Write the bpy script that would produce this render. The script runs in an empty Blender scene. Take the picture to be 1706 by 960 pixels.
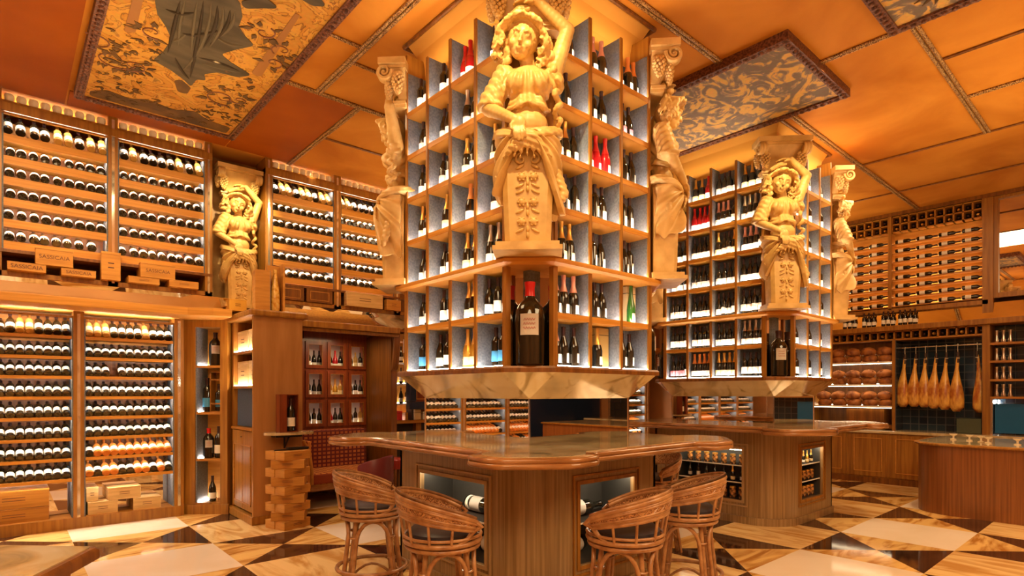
import bpy, bmesh, math, random
from mathutils import Vector, Matrix, noise as mnoise
R = math.radians
scn = bpy.context.scene
COL = scn.collection
rnd = random.Random(7)
# ------------------------------------------------------------------ camera measurements
CAMH = 1.6; FPX = 960.6; CXP = 853.0; YHP = 654.5; YAW = R(48.63)
cA, sA = math.cos(YAW), math.sin(YAW)
def dirs(px):
    u = (px-CXP)/FPX
    return cA+sA*u, sA-cA*u
def onX(px, py, X):            # point seen at px,py on the plane x = X  -> (y, z)
    dx, dy = dirs(px); Z = X/dx
    return dy*Z, CAMH-(py-YHP)*Z/FPX
def onY(px, py, Y):            # point seen at px,py on the plane y = Y  -> (x, z)
    dx, dy = dirs(px); Z = Y/dy
    return dx*Z, CAMH-(py-YHP)*Z/FPX
# ------------------------------------------------------------------ materials
MATS = {}
def newmat(name):
    m = bpy.data.materials.new(name); m.use_nodes = True
    nt = m.node_tree; b = nt.nodes['Principled BSDF']
    MATS[name] = m
    return m, nt, b
def mat(name, col, rough=.5, metal=0., spec=None, emit=0., ecol=None, coat=0., sss=0., trans=0., ior=None):
    m, nt, b = newmat(name)
    b.inputs['Base Color'].default_value = (*col, 1)
    b.inputs['Roughness'].default_value = rough
    b.inputs['Metallic'].default_value = metal
    if spec is not None: b.inputs['Specular IOR Level'].default_value = spec
    if coat: b.inputs['Coat Weight'].default_value = coat; b.inputs['Coat Roughness'].default_value = .08
    if trans: b.inputs['Transmission Weight'].default_value = trans
    if ior: b.inputs['IOR'].default_value = ior
    if emit:
        b.inputs['Emission Color'].default_value = (*(ecol or col), 1)
        b.inputs['Emission Strength'].default_value = emit
    return m
def mat_noise(name, c1, c2, scale=(3, 3, 3), rough=.5, detail=4, lo=.35, hi=.65, bump=0., coat=0., metal=0., dist=0., c3=None, rough2=None, bscale=None):
    """two or three colours mixed by a stretched noise in object space"""
    m, nt, b = newmat(name)
    N, L = nt.nodes, nt.links
    tc = N.new('ShaderNodeTexCoord'); mp = N.new('ShaderNodeMapping'); nz = N.new('ShaderNodeTexNoise')
    mp.inputs['Scale'].default_value = scale
    nz.inputs['Scale'].default_value = 1.0; nz.inputs['Detail'].default_value = detail
    nz.inputs['Distortion'].default_value = dist
    L.new(tc.outputs['Object'], mp.inputs['Vector']); L.new(mp.outputs['Vector'], nz.inputs['Vector'])
    cr = N.new('ShaderNodeValToRGB')
    cr.color_ramp.elements[0].position = lo; cr.color_ramp.elements[0].color = (*c1, 1)
    cr.color_ramp.elements[1].position = hi; cr.color_ramp.elements[1].color = (*c2, 1)
    if c3:
        e = cr.color_ramp.elements.new((lo+hi)/2); e.color = (*c3, 1)
    L.new(nz.outputs['Fac'], cr.inputs['Fac']); L.new(cr.outputs['Color'], b.inputs['Base Color'])
    b.inputs['Roughness'].default_value = rough
    b.inputs['Metallic'].default_value = metal
    if coat: b.inputs['Coat Weight'].default_value = coat; b.inputs['Coat Roughness'].default_value = .1
    if bump:
        bp = N.new('ShaderNodeBump'); bp.inputs['Strength'].default_value = bump; bp.inputs['Distance'].default_value = .01
        L.new(nz.outputs['Fac'], bp.inputs['Height']); L.new(bp.outputs['Normal'], b.inputs['Normal'])
    return m
WOOD = mat_noise('oak_wood', (.25, .095, .010), (.40, .175, .022), (28, 28, 1.6), rough=.42, detail=5)
WOODD = mat_noise('dark_oak', (.13, .042, .005), (.24, .085, .010), (26, 26, 1.6), rough=.4, detail=5, coat=.1)
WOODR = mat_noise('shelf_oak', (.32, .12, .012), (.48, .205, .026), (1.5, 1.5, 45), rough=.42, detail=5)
SHELFO = mat_noise('glow_tinted_oak', (.54, .22, .022), (.70, .32, .045), (1.5, 1.5, 45), rough=.5, detail=5)  # shelf oak with the LED glow on its underside put into the colour
WOODL = mat_noise('pale_pine', (.58, .36, .13), (.74, .50, .21), (3, 3, 30), rough=.55, detail=4)
WOODO = mat_noise('orange_pine', (.50, .21, .028), (.64, .30, .048), (3, 3, 26), rough=.5, detail=4)
REDW = mat_noise('mahogany', (.15, .024, .006), (.25, .05, .010), (22, 22, 2), rough=.35, detail=4, coat=.15)
COUNTW = mat_noise('counter_walnut', (.25, .10, .030), (.46, .22, .08), (3, 3, 14), rough=.16, detail=6, coat=.5, dist=.8)
BASEW = mat_noise('ribbed_walnut', (.22, .13, .052), (.38, .24, .108), (45, 45, .9), rough=.33, detail=5, coat=.25)
MARBT = mat_noise('counter_marble', (.30, .24, .13), (.70, .60, .40), (2.2, 2.2, 3), rough=.06, detail=9, dist=1.4, coat=.3, c3=(.60, .46, .24))
GOLDM = mat_noise('gold_marble', (.46, .20, .04), (.86, .56, .19), (.9, 3.6, 1), rough=.08, detail=9, dist=2.2, lo=.36, hi=.56)
GOLDM2 = mat_noise('pale_gold_marble', (.60, .32, .09), (.90, .64, .28), (3.4, .9, 1), rough=.08, detail=9, dist=2.2, lo=.36, hi=.58)
WHTM = mat_noise('cream_marble', (.86, .72, .52), (.93, .82, .66), (1.2, 1.2, 1), rough=.08, detail=5, dist=.8)
DRKM = mat_noise('dark_marble', (.035, .015, .008), (.08, .035, .018), (3, 3, 1), rough=.06, detail=6, dist=1.)
CEILM = mat_noise('ceiling_plaster', (.44, .150, .014), (.60, .245, .032), (1.1, 1.1, 1.1), rough=.65, detail=6, dist=.6)
CEILR = mat_noise('ceiling_dark_red_panel', (.25, .052, .003), (.35, .085, .005), (1, 1, 1), rough=.6, detail=5)
COVE = mat('cove_plaster', (.80, .42, .09), .6, spec=.1)
for _m in (CEILM, CEILR): _m.node_tree.nodes['Principled BSDF'].inputs['Specular IOR Level'].default_value = .1
LEDS = mat('led_soft', (1, .8, .5), .5, emit=20., ecol=(1., .72, .38))
LEDB = mat('led_bread', (1, .8, .5), .5, emit=12., ecol=(1., .80, .52))
ROPE = mat_noise('gilt_rope', (.12, .045, .012), (.55, .33, .11), (95, 95, 95), rough=.45, detail=1, lo=.45, hi=.55, metal=.3)
FRAMEM = mat_noise('carved_frame', (.06, .016, .008), (.20, .07, .03), (45, 45, 45), rough=.5, detail=3, lo=.4, hi=.6, bump=.6)
BLUEW = mat_noise('blue_grey_linen', (.13, .16, .21), (.20, .23, .28), (60, 60, 60), rough=.8, detail=2)
BLUED = mat('dark_blue_lacquer', (.012, .028, .075), .22)
MIR = mat('mirror', (.90, .86, .80), .015, metal=1.)
MIRO = mat_noise('aged_mirror', (.50, .42, .28), (.92, .86, .74), (4, 4, 4), rough=.09, detail=9, dist=1.3, lo=.30, hi=.44, metal=.8)
STONE = mat_noise('gilded_plaster', (.56, .34, .10), (.76, .50, .18), (7, 7, 7), rough=.42, detail=7)
GLASSD = mat('dark_bottle_glass', (.012, .010, .006), .06, coat=.6)
GLASSG = mat('green_bottle_glass', (.03, .16, .02), .08, coat=.6)
GLASSR = mat('red_bottle', (.45, .01, .015), .15, coat=.5)
GLASSY = mat('gold_bottle', (.85, .52, .08), .22, metal=.7)
GLASSO = mat('rose_wine_glass', (.74, .27, .05), .10, coat=.6)
GLASSB = mat('blue_bottle', (.03, .16, .42), .12, coat=.5)
PAPW = mat('white_paper', (.90, .86, .76), .55)
PAPG = mat('grey_paper', (.55, .50, .45), .55)
PAPY = mat('cream_paper', (.85, .68, .36), .55)
PAPB = mat('blue_paper', (.06, .30, .60), .45)
PAPP = mat('pink_paper', (.78, .24, .30), .5)
CAPD = mat('dark_foil', (.05, .02, .02), .35, metal=.3)
CAPR = mat('red_foil', (.60, .015, .015), .3)
CAPG = mat('gold_foil', (.85, .50, .12), .3, metal=.8)
CAPO = mat('orange_foil', (.80, .28, .06), .4)
CAPS = mat('silver_foil', (.60, .52, .46), .3, metal=.8)
CAPP = mat('rose_foil', (.82, .42, .34), .35, metal=.4)
BLACK = mat('black_metal', (.015, .013, .012), .4)
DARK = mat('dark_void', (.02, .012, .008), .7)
CHROME = mat('steel_edge', (.8, .76, .7), .2, metal=1.)
GLASS = mat('clear_glass', (1, 1, 1), .0, trans=1., ior=1.02)
PALEG = mat('pale_glassware', (.90, .80, .60), .12, coat=.6)
RATT = mat_noise('rattan', (.30, .125, .042), (.50, .26, .105), (14, 14, 14), rough=.35, detail=3, coat=.3)
RATTW = mat_noise('woven_rattan', (.20, .07, .025), (.58, .30, .12), (110, 110, 110), rough=.45, detail=1, lo=.42, hi=.58)
SEATM = mat('dark_leather', (.04, .035, .045), .45)
PLUM = mat('plum_leather', (.17, .03, .035), .35)
REDL = mat('red_leather', (.30, .02, .01), .35)
LEDW = mat('led_white', (1, .9, .75), .5, emit=80., ecol=(1., .89, .74))
LEDG = mat('led_warm', (1, .8, .5), .5, emit=55., ecol=(1., .80, .52))
LAMPM = mat('lamp_glow', (1, .8, .5), .5, emit=18., ecol=(1., .72, .38))
LOAFM = mat_noise('bread_crust', (.15, .035, .007), (.50, .19, .04), (9, 9, 9), rough=.6, detail=6)
HAMM = mat_noise('cured_ham', (.42, .12, .02), (.86, .50, .10), (11, 11, 5), rough=.35, detail=6, coat=.3, lo=.38, hi=.60)
HOOFM = mat('ham_hoof', (.06, .03, .02), .5)
ROPEM = mat('twine', (.75, .68, .5), .8)
def tile_mat(name, c1, c2, cm, sx, sy, bw=.5, rh=.25, rough=.15, coord='Object', rot=(0, 0, 0)):
    m, nt, b = newmat(name); N, L = nt.nodes, nt.links
    tc = N.new('ShaderNodeTexCoord'); mp = N.new('ShaderNodeMapping'); mp.inputs['Rotation'].default_value = rot
    br = N.new('ShaderNodeTexBrick'); br.offset = 0.
    br.inputs['Color1'].default_value = (*c1, 1); br.inputs['Color2'].default_value = (*c2, 1); br.inputs['Mortar'].default_value = (*cm, 1)
    br.inputs['Scale'].default_value = 1.; br.inputs['Brick Width'].default_value = sx; br.inputs['Row Height'].default_value = sy
    br.inputs['Mortar Size'].default_value = .006
    L.new(tc.outputs[coord], mp.inputs['Vector']); L.new(mp.outputs['Vector'], br.inputs['Vector'])
    L.new(br.outputs['Color'], b.inputs['Base Color']); b.inputs['Roughness'].default_value = rough
    return m
TILEB = tile_mat('dark_blue_tiles', (.012, .02, .035), (.02, .045, .07), (.10, .11, .12), .13, .13, rough=.12, rot=(R(90), 0, R(90)))
PLAID = tile_mat('plaid_fabric', (.32, .07, .02), (.46, .14, .035), (.12, .014, .012), .07, .06, rough=.9, rot=(R(90), 0, 0))
PLAID.node_tree.nodes['Brick Texture'].inputs['Mortar Size'].default_value = .013
PLAIDT = tile_mat('plaid_seat_fabric', (.62, .24, .05), (.75, .34, .08), (.28, .05, .015), .085, .07, rough=.9)
PLAIDT.node_tree.nodes['Brick Texture'].inputs['Mortar Size'].default_value = .013
def canvas_mat(name, c1, c2, c3, sc, dist, lo, mid, hi):
    m, nt, b = newmat(name); N, L = nt.nodes, nt.links
    tc = N.new('ShaderNodeTexCoord')
    nz = N.new('ShaderNodeTexNoise'); nz.inputs['Scale'].default_value = sc; nz.inputs['Detail'].default_value = 5; nz.inputs['Distortion'].default_value = dist
    nf = N.new('ShaderNodeTexNoise'); nf.inputs['Scale'].default_value = sc*9; nf.inputs['Detail'].default_value = 3
    cr = N.new('ShaderNodeValToRGB'); el = cr.color_ramp.elements
    el[0].position = lo; el[0].color = (*c1, 1); el[1].position = hi; el[1].color = (*c3, 1); e = el.new(mid); e.color = (*c2, 1)
    mx = N.new('ShaderNodeMixRGB'); mx.blend_type = 'MULTIPLY'; mx.inputs['Fac'].default_value = .35
    L.new(tc.outputs['Object'], nz.inputs['Vector']); L.new(tc.outputs['Object'], nf.inputs['Vector'])
    L.new(nz.outputs['Fac'], cr.inputs['Fac']); L.new(cr.outputs['Color'], mx.inputs['Color1']); L.new(nf.outputs['Color'], mx.inputs['Color2'])
    L.new(mx.outputs['Color'], b.inputs['Base Color']); b.inputs['Roughness'].default_value = .6
    return m
CANV1 = canvas_mat('ochre_canvas', (.55, .24, .03), (.17, .065, .018), (.66, .32, .05), 3.0, 2.6, .455, .475, .50)
_e = CANV1.node_tree.nodes['Color Ramp'].color_ramp.elements
for _p, _c in ((.36, (.60, .28, .045)), (.60, (.66, .34, .06)), (.625, (.30, .14, .04)), (.65, (.62, .30, .05))):
    _n = _e.new(_p); _n.color = (*_c, 1)
CANV2 = canvas_mat('arabesque_canvas', (.22, .17, .13), (.36, .26, .17), (.74, .44, .12), 3.4, 3.0, .45, .51, .56)
PGREY = mat_noise('painted_grey_drapery', (.065, .05, .03), (.115, .09, .055), (2.0, 5, 2), rough=.7, detail=3, dist=.8)
PBRN = mat('painted_brown_line', (.20, .07, .025), .6)
POLV = mat_noise('painted_olive', (.08, .045, .02), (.17, .09, .03), (3, 3, 3), rough=.6, dist=1.)
PRUST = mat('painted_rust', (.30, .12, .02), .6)
PSKIN = mat('painted_skin', (.45, .26, .12), .6)
INK = mat('burnt_ink', (.13, .045, .02), .6)
GOLDT = mat('gilt_letters', (.45, .16, .14), .5)
# ------------------------------------------------------------------ mesh builder
class MB:
    def __init__(s): s.v = []; s.f = []; s.m = []; s.T = Matrix.Identity(4)
    def add(s, vs, fs, m=0):
        o = len(s.v); s.v += [s.T @ Vector(v) for v in vs]
        for f in fs: s.f.append([o+i for i in f]); s.m.append(m)
        return s
    def box(s, x0, x1, y0, y1, z0, z1, m=0):
        vs = [(x, y, z) for z in (z0, z1) for y in (y0, y1) for x in (x0, x1)]
        return s.add(vs, [(0, 2, 3, 1), (4, 5, 7, 6), (0, 1, 5, 4), (2, 6, 7, 3), (0, 4, 6, 2), (1, 3, 7, 5)], m)
    def prism(s, pts, z0, z1, m=0, cap=True):
        n = len(pts); vs = [(x, y, z0) for x, y in pts]+[(x, y, z1) for x, y in pts]
        fs = [(i, (i+1) % n, n+(i+1) % n, n+i) for i in range(n)]
        if cap: fs += [tuple(range(n-1, -1, -1)), tuple(range(n, 2*n))]
        return s.add(vs, fs, m)
    def loft(s, rings, m=0, cap=True, closed=True):
        n = len(rings[0]); vs = [p for r in rings for p in r]; fs = []
        for k in range(len(rings)-1):
            for i in range(n if closed else n-1):
                j = (i+1) % n
                fs.append((k*n+i, k*n+j, (k+1)*n+j, (k+1)*n+i))
        if cap: fs += [tuple(range(n-1, -1, -1)), tuple((len(rings)-1)*n+i for i in range(n))]
        return s.add(vs, fs, m)
    def lathe(s, prof, n=16, c=(0, 0, 0), m=0, ax=None, a0=0, a1=2*math.pi):
        rings = []
        for r, z in prof: rings.append([(c[0]+r*math.cos(2*math.pi*i/n), c[1]+r*math.sin(2*math.pi*i/n), c[2]+z) for i in range(n)])
        return s.loft(rings, m)
    def sph(s, c, r, n=10, k=6, m=0, rot=None):
        if not hasattr(r, '__len__'): r = (r, r, r)
        rings = []
        for j in range(1, k):
            t = math.pi*j/k
            rings.append([Vector((r[0]*math.sin(t)*math.cos(2*math.pi*i/n), r[1]*math.sin(t)*math.sin(2*math.pi*i/n), -r[2]*math.cos(t))) for i in range(n)])
        vs = [Vector((0, 0, -r[2]))]+[p for q in rings for p in q]+[Vector((0, 0, r[2]))]
        if rot: vs = [rot @ v for v in vs]
        vs = [v+Vector(c) for v in vs]; fs = []
        for i in range(n): fs.append((0, 1+(i+1) % n, 1+i))
        for j in range(k-2):
            for i in range(n): fs.append((1+j*n+i, 1+j*n+(i+1) % n, 1+(j+1)*n+(i+1) % n, 1+(j+1)*n+i))
        L = len(vs)-1; b = 1+(k-2)*n
        for i in range(n): fs.append((b+i, b+(i+1) % n, L))
        return s.add(vs, fs, m)
    def tube(s, pts, r, n=8, m=0, closed=False):
        pts = [Vector(p) for p in pts]; N = len(pts); rs = r if hasattr(r, '__len__') else [r]*N
        rings = []; up = None
        for i, p in enumerate(pts):
            if closed: t = pts[(i+1) % N]-pts[i-1]
            else: t = pts[min(i+1, N-1)]-pts[max(i-1, 0)]
            if t.length < 1e-9: t = Vector((0, 0, 1))
            t.normalize()
            if up is None: up = Vector((0, 0, 1)) if abs(t.z) < .9 else Vector((1, 0, 0))
            a = t.cross(up)
            if a.length < 1e-6: a = t.orthogonal()
            a.normalize(); up = a.cross(t).normalized()
            rings.append([p+a*rs[i]*math.cos(2*math.pi*k/n)+up*rs[i]*math.sin(2*math.pi*k/n) for k in range(n)])
        if closed: rings.append(rings[0])
        return s.loft(rings, m, cap=not closed)
    def quad(s, a, b, c, d, m=0): return s.add([a, b, c, d], [(0, 1, 2, 3)], m)
    def mesh(s, name, mats, smooth=0):
        me = bpy.data.meshes.new(name); me.from_pydata([tuple(v) for v in s.v], [], s.f)
        for q in (mats if isinstance(mats, (list, tuple)) else [mats]): me.materials.append(q)
        if any(s.m): me.polygons.foreach_set('material_index', s.m)
        bm = bmesh.new(); bm.from_mesh(me); bmesh.ops.recalc_face_normals(bm, faces=bm.faces)
        if smooth:
            for f in bm.faces: f.smooth = True
            for e in bm.edges:
                if len(e.link_faces) == 2 and e.calc_face_angle(0) > R(smooth): e.smooth = False
        bm.to_mesh(me); bm.free()
        return me
    def build(s, name, mats, parent=None, smooth=0, loc=None, bevel=0):
        o = link(name, s.mesh(name, mats, smooth), parent)
        if loc: o.location = loc
        if bevel:
            b = o.modifiers.new('b', 'BEVEL'); b.width = bevel; b.segments = 2; b.limit_method = 'ANGLE'
        return o
def link(name, data, parent=None, loc=None, rot=None):
    o = bpy.data.objects.new(name, data); COL.objects.link(o)
    if parent: o.parent = parent
    if loc: o.location = loc
    if rot: o.rotation_euler = rot
    return o
def tag(o, label, cat, group=None, kind=None):
    o['label'] = label; o['category'] = cat
    if group: o['group'] = group
    if kind: o['kind'] = kind
    return o
def thing(name, label, cat, loc=(0, 0, 0), rz=0, group=None):
    return tag(link(name, None, None, loc, (0, 0, rz)), label, cat, group)
def struct(o, label=None):
    o['kind'] = 'structure'
    if label: o['label'] = label
    return o
def kids(o): return [c for c in bpy.data.objects if c.parent == o]
def tree(o): return (o, [tree(c) for c in kids(o)])
def copytree(t, parent=None):
    c = t[0].copy(); COL.objects.link(c)
    if parent: c.parent = parent
    for k in t[1]: copytree(k, c)
    return c
def B(x0, x1, y0, y1, z0, z1): return MB().box(x0, x1, y0, y1, z0, z1)
def fillet(pts, rad, n=6):
    out = []; N = len(pts)
    for i in range(N):
        p = Vector(pts[i]); a = Vector(pts[i-1]); b = Vector(pts[(i+1) % N]); r = rad[i] if hasattr(rad, '__len__') else rad
        if r <= 0: out.append(tuple(p)); continue
        u = (a-p); v = (b-p); lu, lv = u.length, v.length; u.normalize(); v.normalize()
        ang = u.angle(v)
        if ang > R(176): out.append(tuple(p)); continue
        t = min(r/math.tan(ang/2), lu*.48, lv*.48)
        p0 = p+u*t; p1 = p+v*t
        for k in range(n+1):
            q = k/n; out.append(tuple(p0*(1-q)**2+p*2*q*(1-q)+p1*q*q))
    return out
def inset(pts, d):
    out = []; N = len(pts)
    for i in range(N):
        a = Vector(pts[i-1]); p = Vector(pts[i]); b = Vector(pts[(i+1) % N])
        e1 = (p-a); e2 = (b-p)
        if e1.length < 1e-7: e1 = e2
        if e2.length < 1e-7: e2 = e1
        e1.normalize(); e2.normalize()
        n = Vector((-e1.y-e2.y, e1.x+e2.x))
        if n.length < 1e-6: n = Vector((-e1.y, e1.x))
        n.normalize(); k = max(.4, n.dot(Vector((-e1.y, e1.x))))
        out.append((p.x+n.x*d/k, p.y+n.y*d/k))
    return out
def prof_prism(outline, prof, m=0):     # prof: (inset, z) pairs, outline CCW
    mb = MB(); mb.loft([[(x, y, z) for x, y in inset(outline, d)] for d, z in prof], m); return mb
ORD = ['first', 'second', 'third', 'fourth', 'fifth', 'sixth', 'seventh', 'eighth', 'ninth', 'tenth', 'eleventh', 'twelfth', 'thirteenth', 'fourteenth', 'fifteenth', 'sixteenth']
def rframe(mk, a0, a1, b0, b1, w):
    mk(a0, a1, b0, b0+w); mk(a0, a1, b1-w, b1); mk(a0, a0+w, b0+w, b1-w); mk(a1-w, a1, b0+w, b1-w)
# ------------------------------------------------------------------ bottles (origin at base centre, axis +z)
SHAPES = {
 'bord': [(.0, .004), (.030, 0), (.037, .006), (.037, .19), (.034, .205), (.018, .228), (.0145, .24), (.0145, .29), (.0155, .292), (.0155, .300), (.0, .300)],
 'burg': [(.0, .004), (.034, 0), (.041, .006), (.041, .145), (.036, .175), (.022, .212), (.0145, .24), (.0145, .29), (.016, .292), (.016, .300), (.0, .300)],
 'champ': [(.0, .004), (.036, 0), (.044, .006), (.044, .14), (.040, .165), (.026, .205), (.0165, .245), (.0155, .285), (.0175, .292), (.0175, .315), (.0, .315)],
 'hock': [(.0, .004), (.033, 0), (.038, .006), (.038, .13), (.034, .165), (.022, .22), (.0145, .27), (.0145, .325), (.0155, .33), (.0, .33)]}
LABZ = {'bord': (.045, .125), 'burg': (.035, .105), 'champ': (.03, .095), 'hock': (.03, .10)}
CAPZ = {'bord': (.235, .302), 'burg': (.235, .302), 'champ': (.19, .318), 'hock': (.265, .332)}
def prof_r(p, z):
    for (r0, z0), (r1, z1) in zip(p[1:], p[2:]):
        if z0 <= z <= z1 and z1 > z0: return r0+(r1-r0)*(z-z0)/(z1-z0)
    return p[-2][0]
TYPES = {  # shape, glass, label, capsule, words
 'd': ('bord', GLASSD, PAPW, CAPD, 'dark bottle, white label'),
 'k': ('burg', GLASSD, PAPG, CAPD, 'black bottle, grey label'),
 'w': ('burg', GLASSD, PAPW, CAPD, 'stout bottle, white label'),
 'r': ('champ', GLASSR, PAPW, CAPR, 'red bottle, white label'),
 'g': ('champ', GLASSD, PAPY, CAPG, 'sparkling bottle, gold foil'),
 'o': ('champ', GLASSD, PAPW, CAPO, 'sparkling bottle, orange foil'),
 'p': ('champ', GLASSD, PAPW, CAPP, 'sparkling bottle, rose foil'),
 's': ('champ', GLASSD, PAPG, CAPS, 'sparkling bottle, silver foil'),
 'y': ('champ', GLASSY, PAPY, CAPG, 'gold sparkling bottle'),
 'b': ('bord', GLASSD, PAPB, CAPD, 'dark bottle, blue label'),
 'n': ('hock', GLASSG, PAPG, GLASSG, 'slim green bottle'),
 'm': ('burg', GLASSD, PAPP, CAPD, 'dark bottle, pink label')}
TYPES['q'] = ('burg', GLASSO, PAPW, GLASSO, 'rose wine bottle')
TYPES['u'] = ('bord', mat('amber_bottle_glass', (.55, .30, .07), .1, coat=.6), PAPY, CAPG, 'amber bottle')
TYPES['c'] = ('champ', GLASSO, PAPY, CAPG, 'pale rose bottle')
_bm = {}
def bottle_parts(t):
    if t in _bm: return _bm[t]
    sh, gl, lb, cp, w = TYPES[t]; p = SHAPES[sh]
    body = MB().lathe(p, 18).mesh('bottle_glass', gl, 40)
    z0, z1 = LABZ[sh]; rr = [(prof_r(p, z)+.0009, z) for z in (z0, (z0+z1)/2, z1)]
    lab = MB(); n = 14; rings = []
    for r, z in rr: rings.append([(r*math.cos(a), r*math.sin(a), z) for a in [R(-200+220*i/n) for i in range(n+1)]])
    lab.loft(rings, 0, cap=False, closed=False); lab = lab.mesh('bottle_label', lb, 40)
    c0, c1 = CAPZ[sh]; zs = [c0]+[z for r, z in p if c0 < z < c1-.004]
    cap = MB().lathe([(prof_r(p, z)+.0009, z) for z in sorted(set(zs))]+[(prof_r(p, c1-.006)+.001, c1), (0, c1)], 14).mesh('foil_capsule', cp, 40)
    _bm[t] = (body, lab, cap); return _bm[t]
_sm = {}
def bottle_single(t, n=12):
    if t in _sm: return _sm[t]
    sh, gl, lb, cp, w = TYPES[t]; p = SHAPES[sh]; z0, z1 = LABZ[sh]; c0, c1 = CAPZ[sh]
    zs = sorted(set([z for r, z in p[1:]]+[z0, z1, c0])); mb = MB(); rings = [(p[0][0], p[0][1])]+[(prof_r(p, z), z) for z in zs]+[(0, zs[-1])]
    R_ = [[(r*math.cos(2*math.pi*i/n), r*math.sin(2*math.pi*i/n), z) for i in range(n)] for r, z in rings]
    vs = [q for r in R_ for q in r]; mb.add(vs, [], 0)
    for k in range(len(R_)-1):
        zm = (rings[k][1]+rings[k+1][1])/2 if k else 0
        m = 1 if (z0 <= zm <= z1 and k) else (2 if zm > c0 and k else 0)
        for i in range(n):
            j = (i+1) % n; mb.f.append([k*n+i, k*n+j, (k+1)*n+j, (k+1)*n+i]); mb.m.append(m)
    _sm[t] = mb.mesh('bottle', [gl, lb, cp], 40); return _sm[t]
def put_bottle(t, loc, label, group, rz=0, sc=1., name='wine_bottle', parts=True):
    if parts:
        b, l, c = bottle_parts(t)
        o = link(name, b, None, loc, (0, 0, rz)); link('paper_label', l, o); link('foil_capsule', c, o)
    else:
        o = link(name, bottle_single(t), None, loc, (0, 0, rz))
    if sc != 1.: o.scale = (sc, sc, sc)
    return tag(o, label, 'bottle', group)
def put_racked(t, loc, label, group, lean=57, name='racked_wine_bottle', rz=0):
    o = link(name, bottle_single(t), None, loc, (R(-lean), 0, rz)); o.scale = (1.06, 1.06, 1.0); return tag(o, label, 'bottle', group)
def bottle_into(mb, t, T, slots):       # bake a bottle into a mass mesh
    me = bottle_single(t); base = len(mb.v); mb.v += [T @ v.co for v in me.vertices]
    sl = slots[t]
    for p in me.polygons: mb.f.append([base+i for i in p.vertices]); mb.m.append(sl[p.material_index])
# ------------------------------------------------------------------ room shell
XW0, XW1, YW0, YW1, ZC = -4.2, 12.5, -4.2, 9.0, 4.8
fl = MB()
for i in range(-6, 11):
    for j in range(-6, 8):
        x0, x1 = 1.66+1.11*i, 1.66+1.11*(i+1); y0, y1 = 1.42+1.055*j, 1.42+1.055*(j+1); xc, yc = (x0+x1)/2, (y0+y1)/2
        P = [(x0, y0, 0), (x1, y0, 0), (x1, y1, 0), (x0, y1, 0)]; C0 = (xc, yc, 0)
        if i % 2 and j % 2 == 0: fl.add(P, [(0, 1, 2, 3)], 2)
        elif i % 2 == 0 and j % 2: fl.add(P, [(0, 1, 2, 3)], 1)
        else:
            lr = bool(i % 2)     # dark triangles left/right or top/bottom
            for k in range(4):
                dark = (k in (1, 3)) if lr else (k in (0, 2))
                fl.add([P[k], P[(k+1) % 4], C0], [(0, 1, 2)], 3 if dark else 0)
struct(fl.build('floor', [GOLDM, GOLDM2, WHTM, DRKM]))
struct(B(XW0, XW1, YW0, YW1, ZC, ZC+.1).build('ceiling', CEILM))
WALLP = mat_noise('wall_plaster', (.34, .15, .05), (.44, .20, .07), (2, 2, 2), rough=.6)
struct(B(XW0, XW1, YW1, YW1+.1, 0, ZC).build('wall_left', WALLP))
struct(B(XW1, XW1+.1, YW0, YW1, 0, ZC).build('wall_back', WALLP))
struct(B(XW0, XW1, YW0-.1, YW0, 0, ZC).build('wall_right', WALLP))
tag(B(8.0, 12.4, YW0, YW0+.04, 0, 3.2).build('blue_wall_panel', BLUED), 'dark blue lacquer wall panel seen only in the mirrors', 'panel')
struct(B(XW0-.1, XW0, YW0, YW1, 0, ZC).build('wall_front', WALLP))
# ceiling mouldings (gilt ropes and darker joints)
tn = [0]
def trimx(y, x0, x1, w=.05, m=ROPE):
    w *= .7; tn[0] += 1; mb = MB()
    for dy in (-w*.5, w*.5): mb.tube([(x0, y+dy, ZC-.012), (x1, y+dy, ZC-.012)], w*.42, 8)
    struct(mb.build('trim_%d' % tn[0], m, smooth=50))
def trimy(x, y0, y1, w=.05, m=ROPE):
    w *= .7; tn[0] += 1; mb = MB()
    for dx in (-w*.5, w*.5): mb.tube([(x+dx, y0, ZC-.012), (x+dx, y1, ZC-.012)], w*.42, 8)
    struct(mb.build('trim_%d' % tn[0], m, smooth=50))
trimx(2.85, 2.5, 5.17, .055); trimx(2.85, 6.68, 11.9, .055); trimx(1.45, 5.82, 9.03, .06)
trimy(9.03, -4, 2.85, .03, WOODD); trimy(10.65, -4, 8, .03, WOODD); trimy(7.79, -4, 1.45, .045); trimy(6.74, -4, 1.45, .03, WOODD)
trimy(5.92, 1.5, 2.2, .045); trimy(2.5, -2, 5.95, .06); trimy(2.98, 5.95, 8.1, .05)
trimx(5.96, 2.13, 6.6, .05); trimx(6.97, 2.98, 6.6, .03, WOODD); trimx(4.92, 2.13, 2.5, .03); trimx(5.2, 2.5, 3.0, .03)
trimy(6.66, 4.2, 8.1, .05)
for k, (x0, x1, y0, y1) in enumerate([(-1.6, .5, 3.2, 8.05), (2.16, 2.94, 5.99, 8.05), (.52, 2.14, 7.66, 8.05)]):
    struct(B(x0, x1, y0, y1, ZC-.012, ZC+.02).build('ceiling_panel', CEILR))
trimx(3.2, -1.6, .5, .05)
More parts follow.
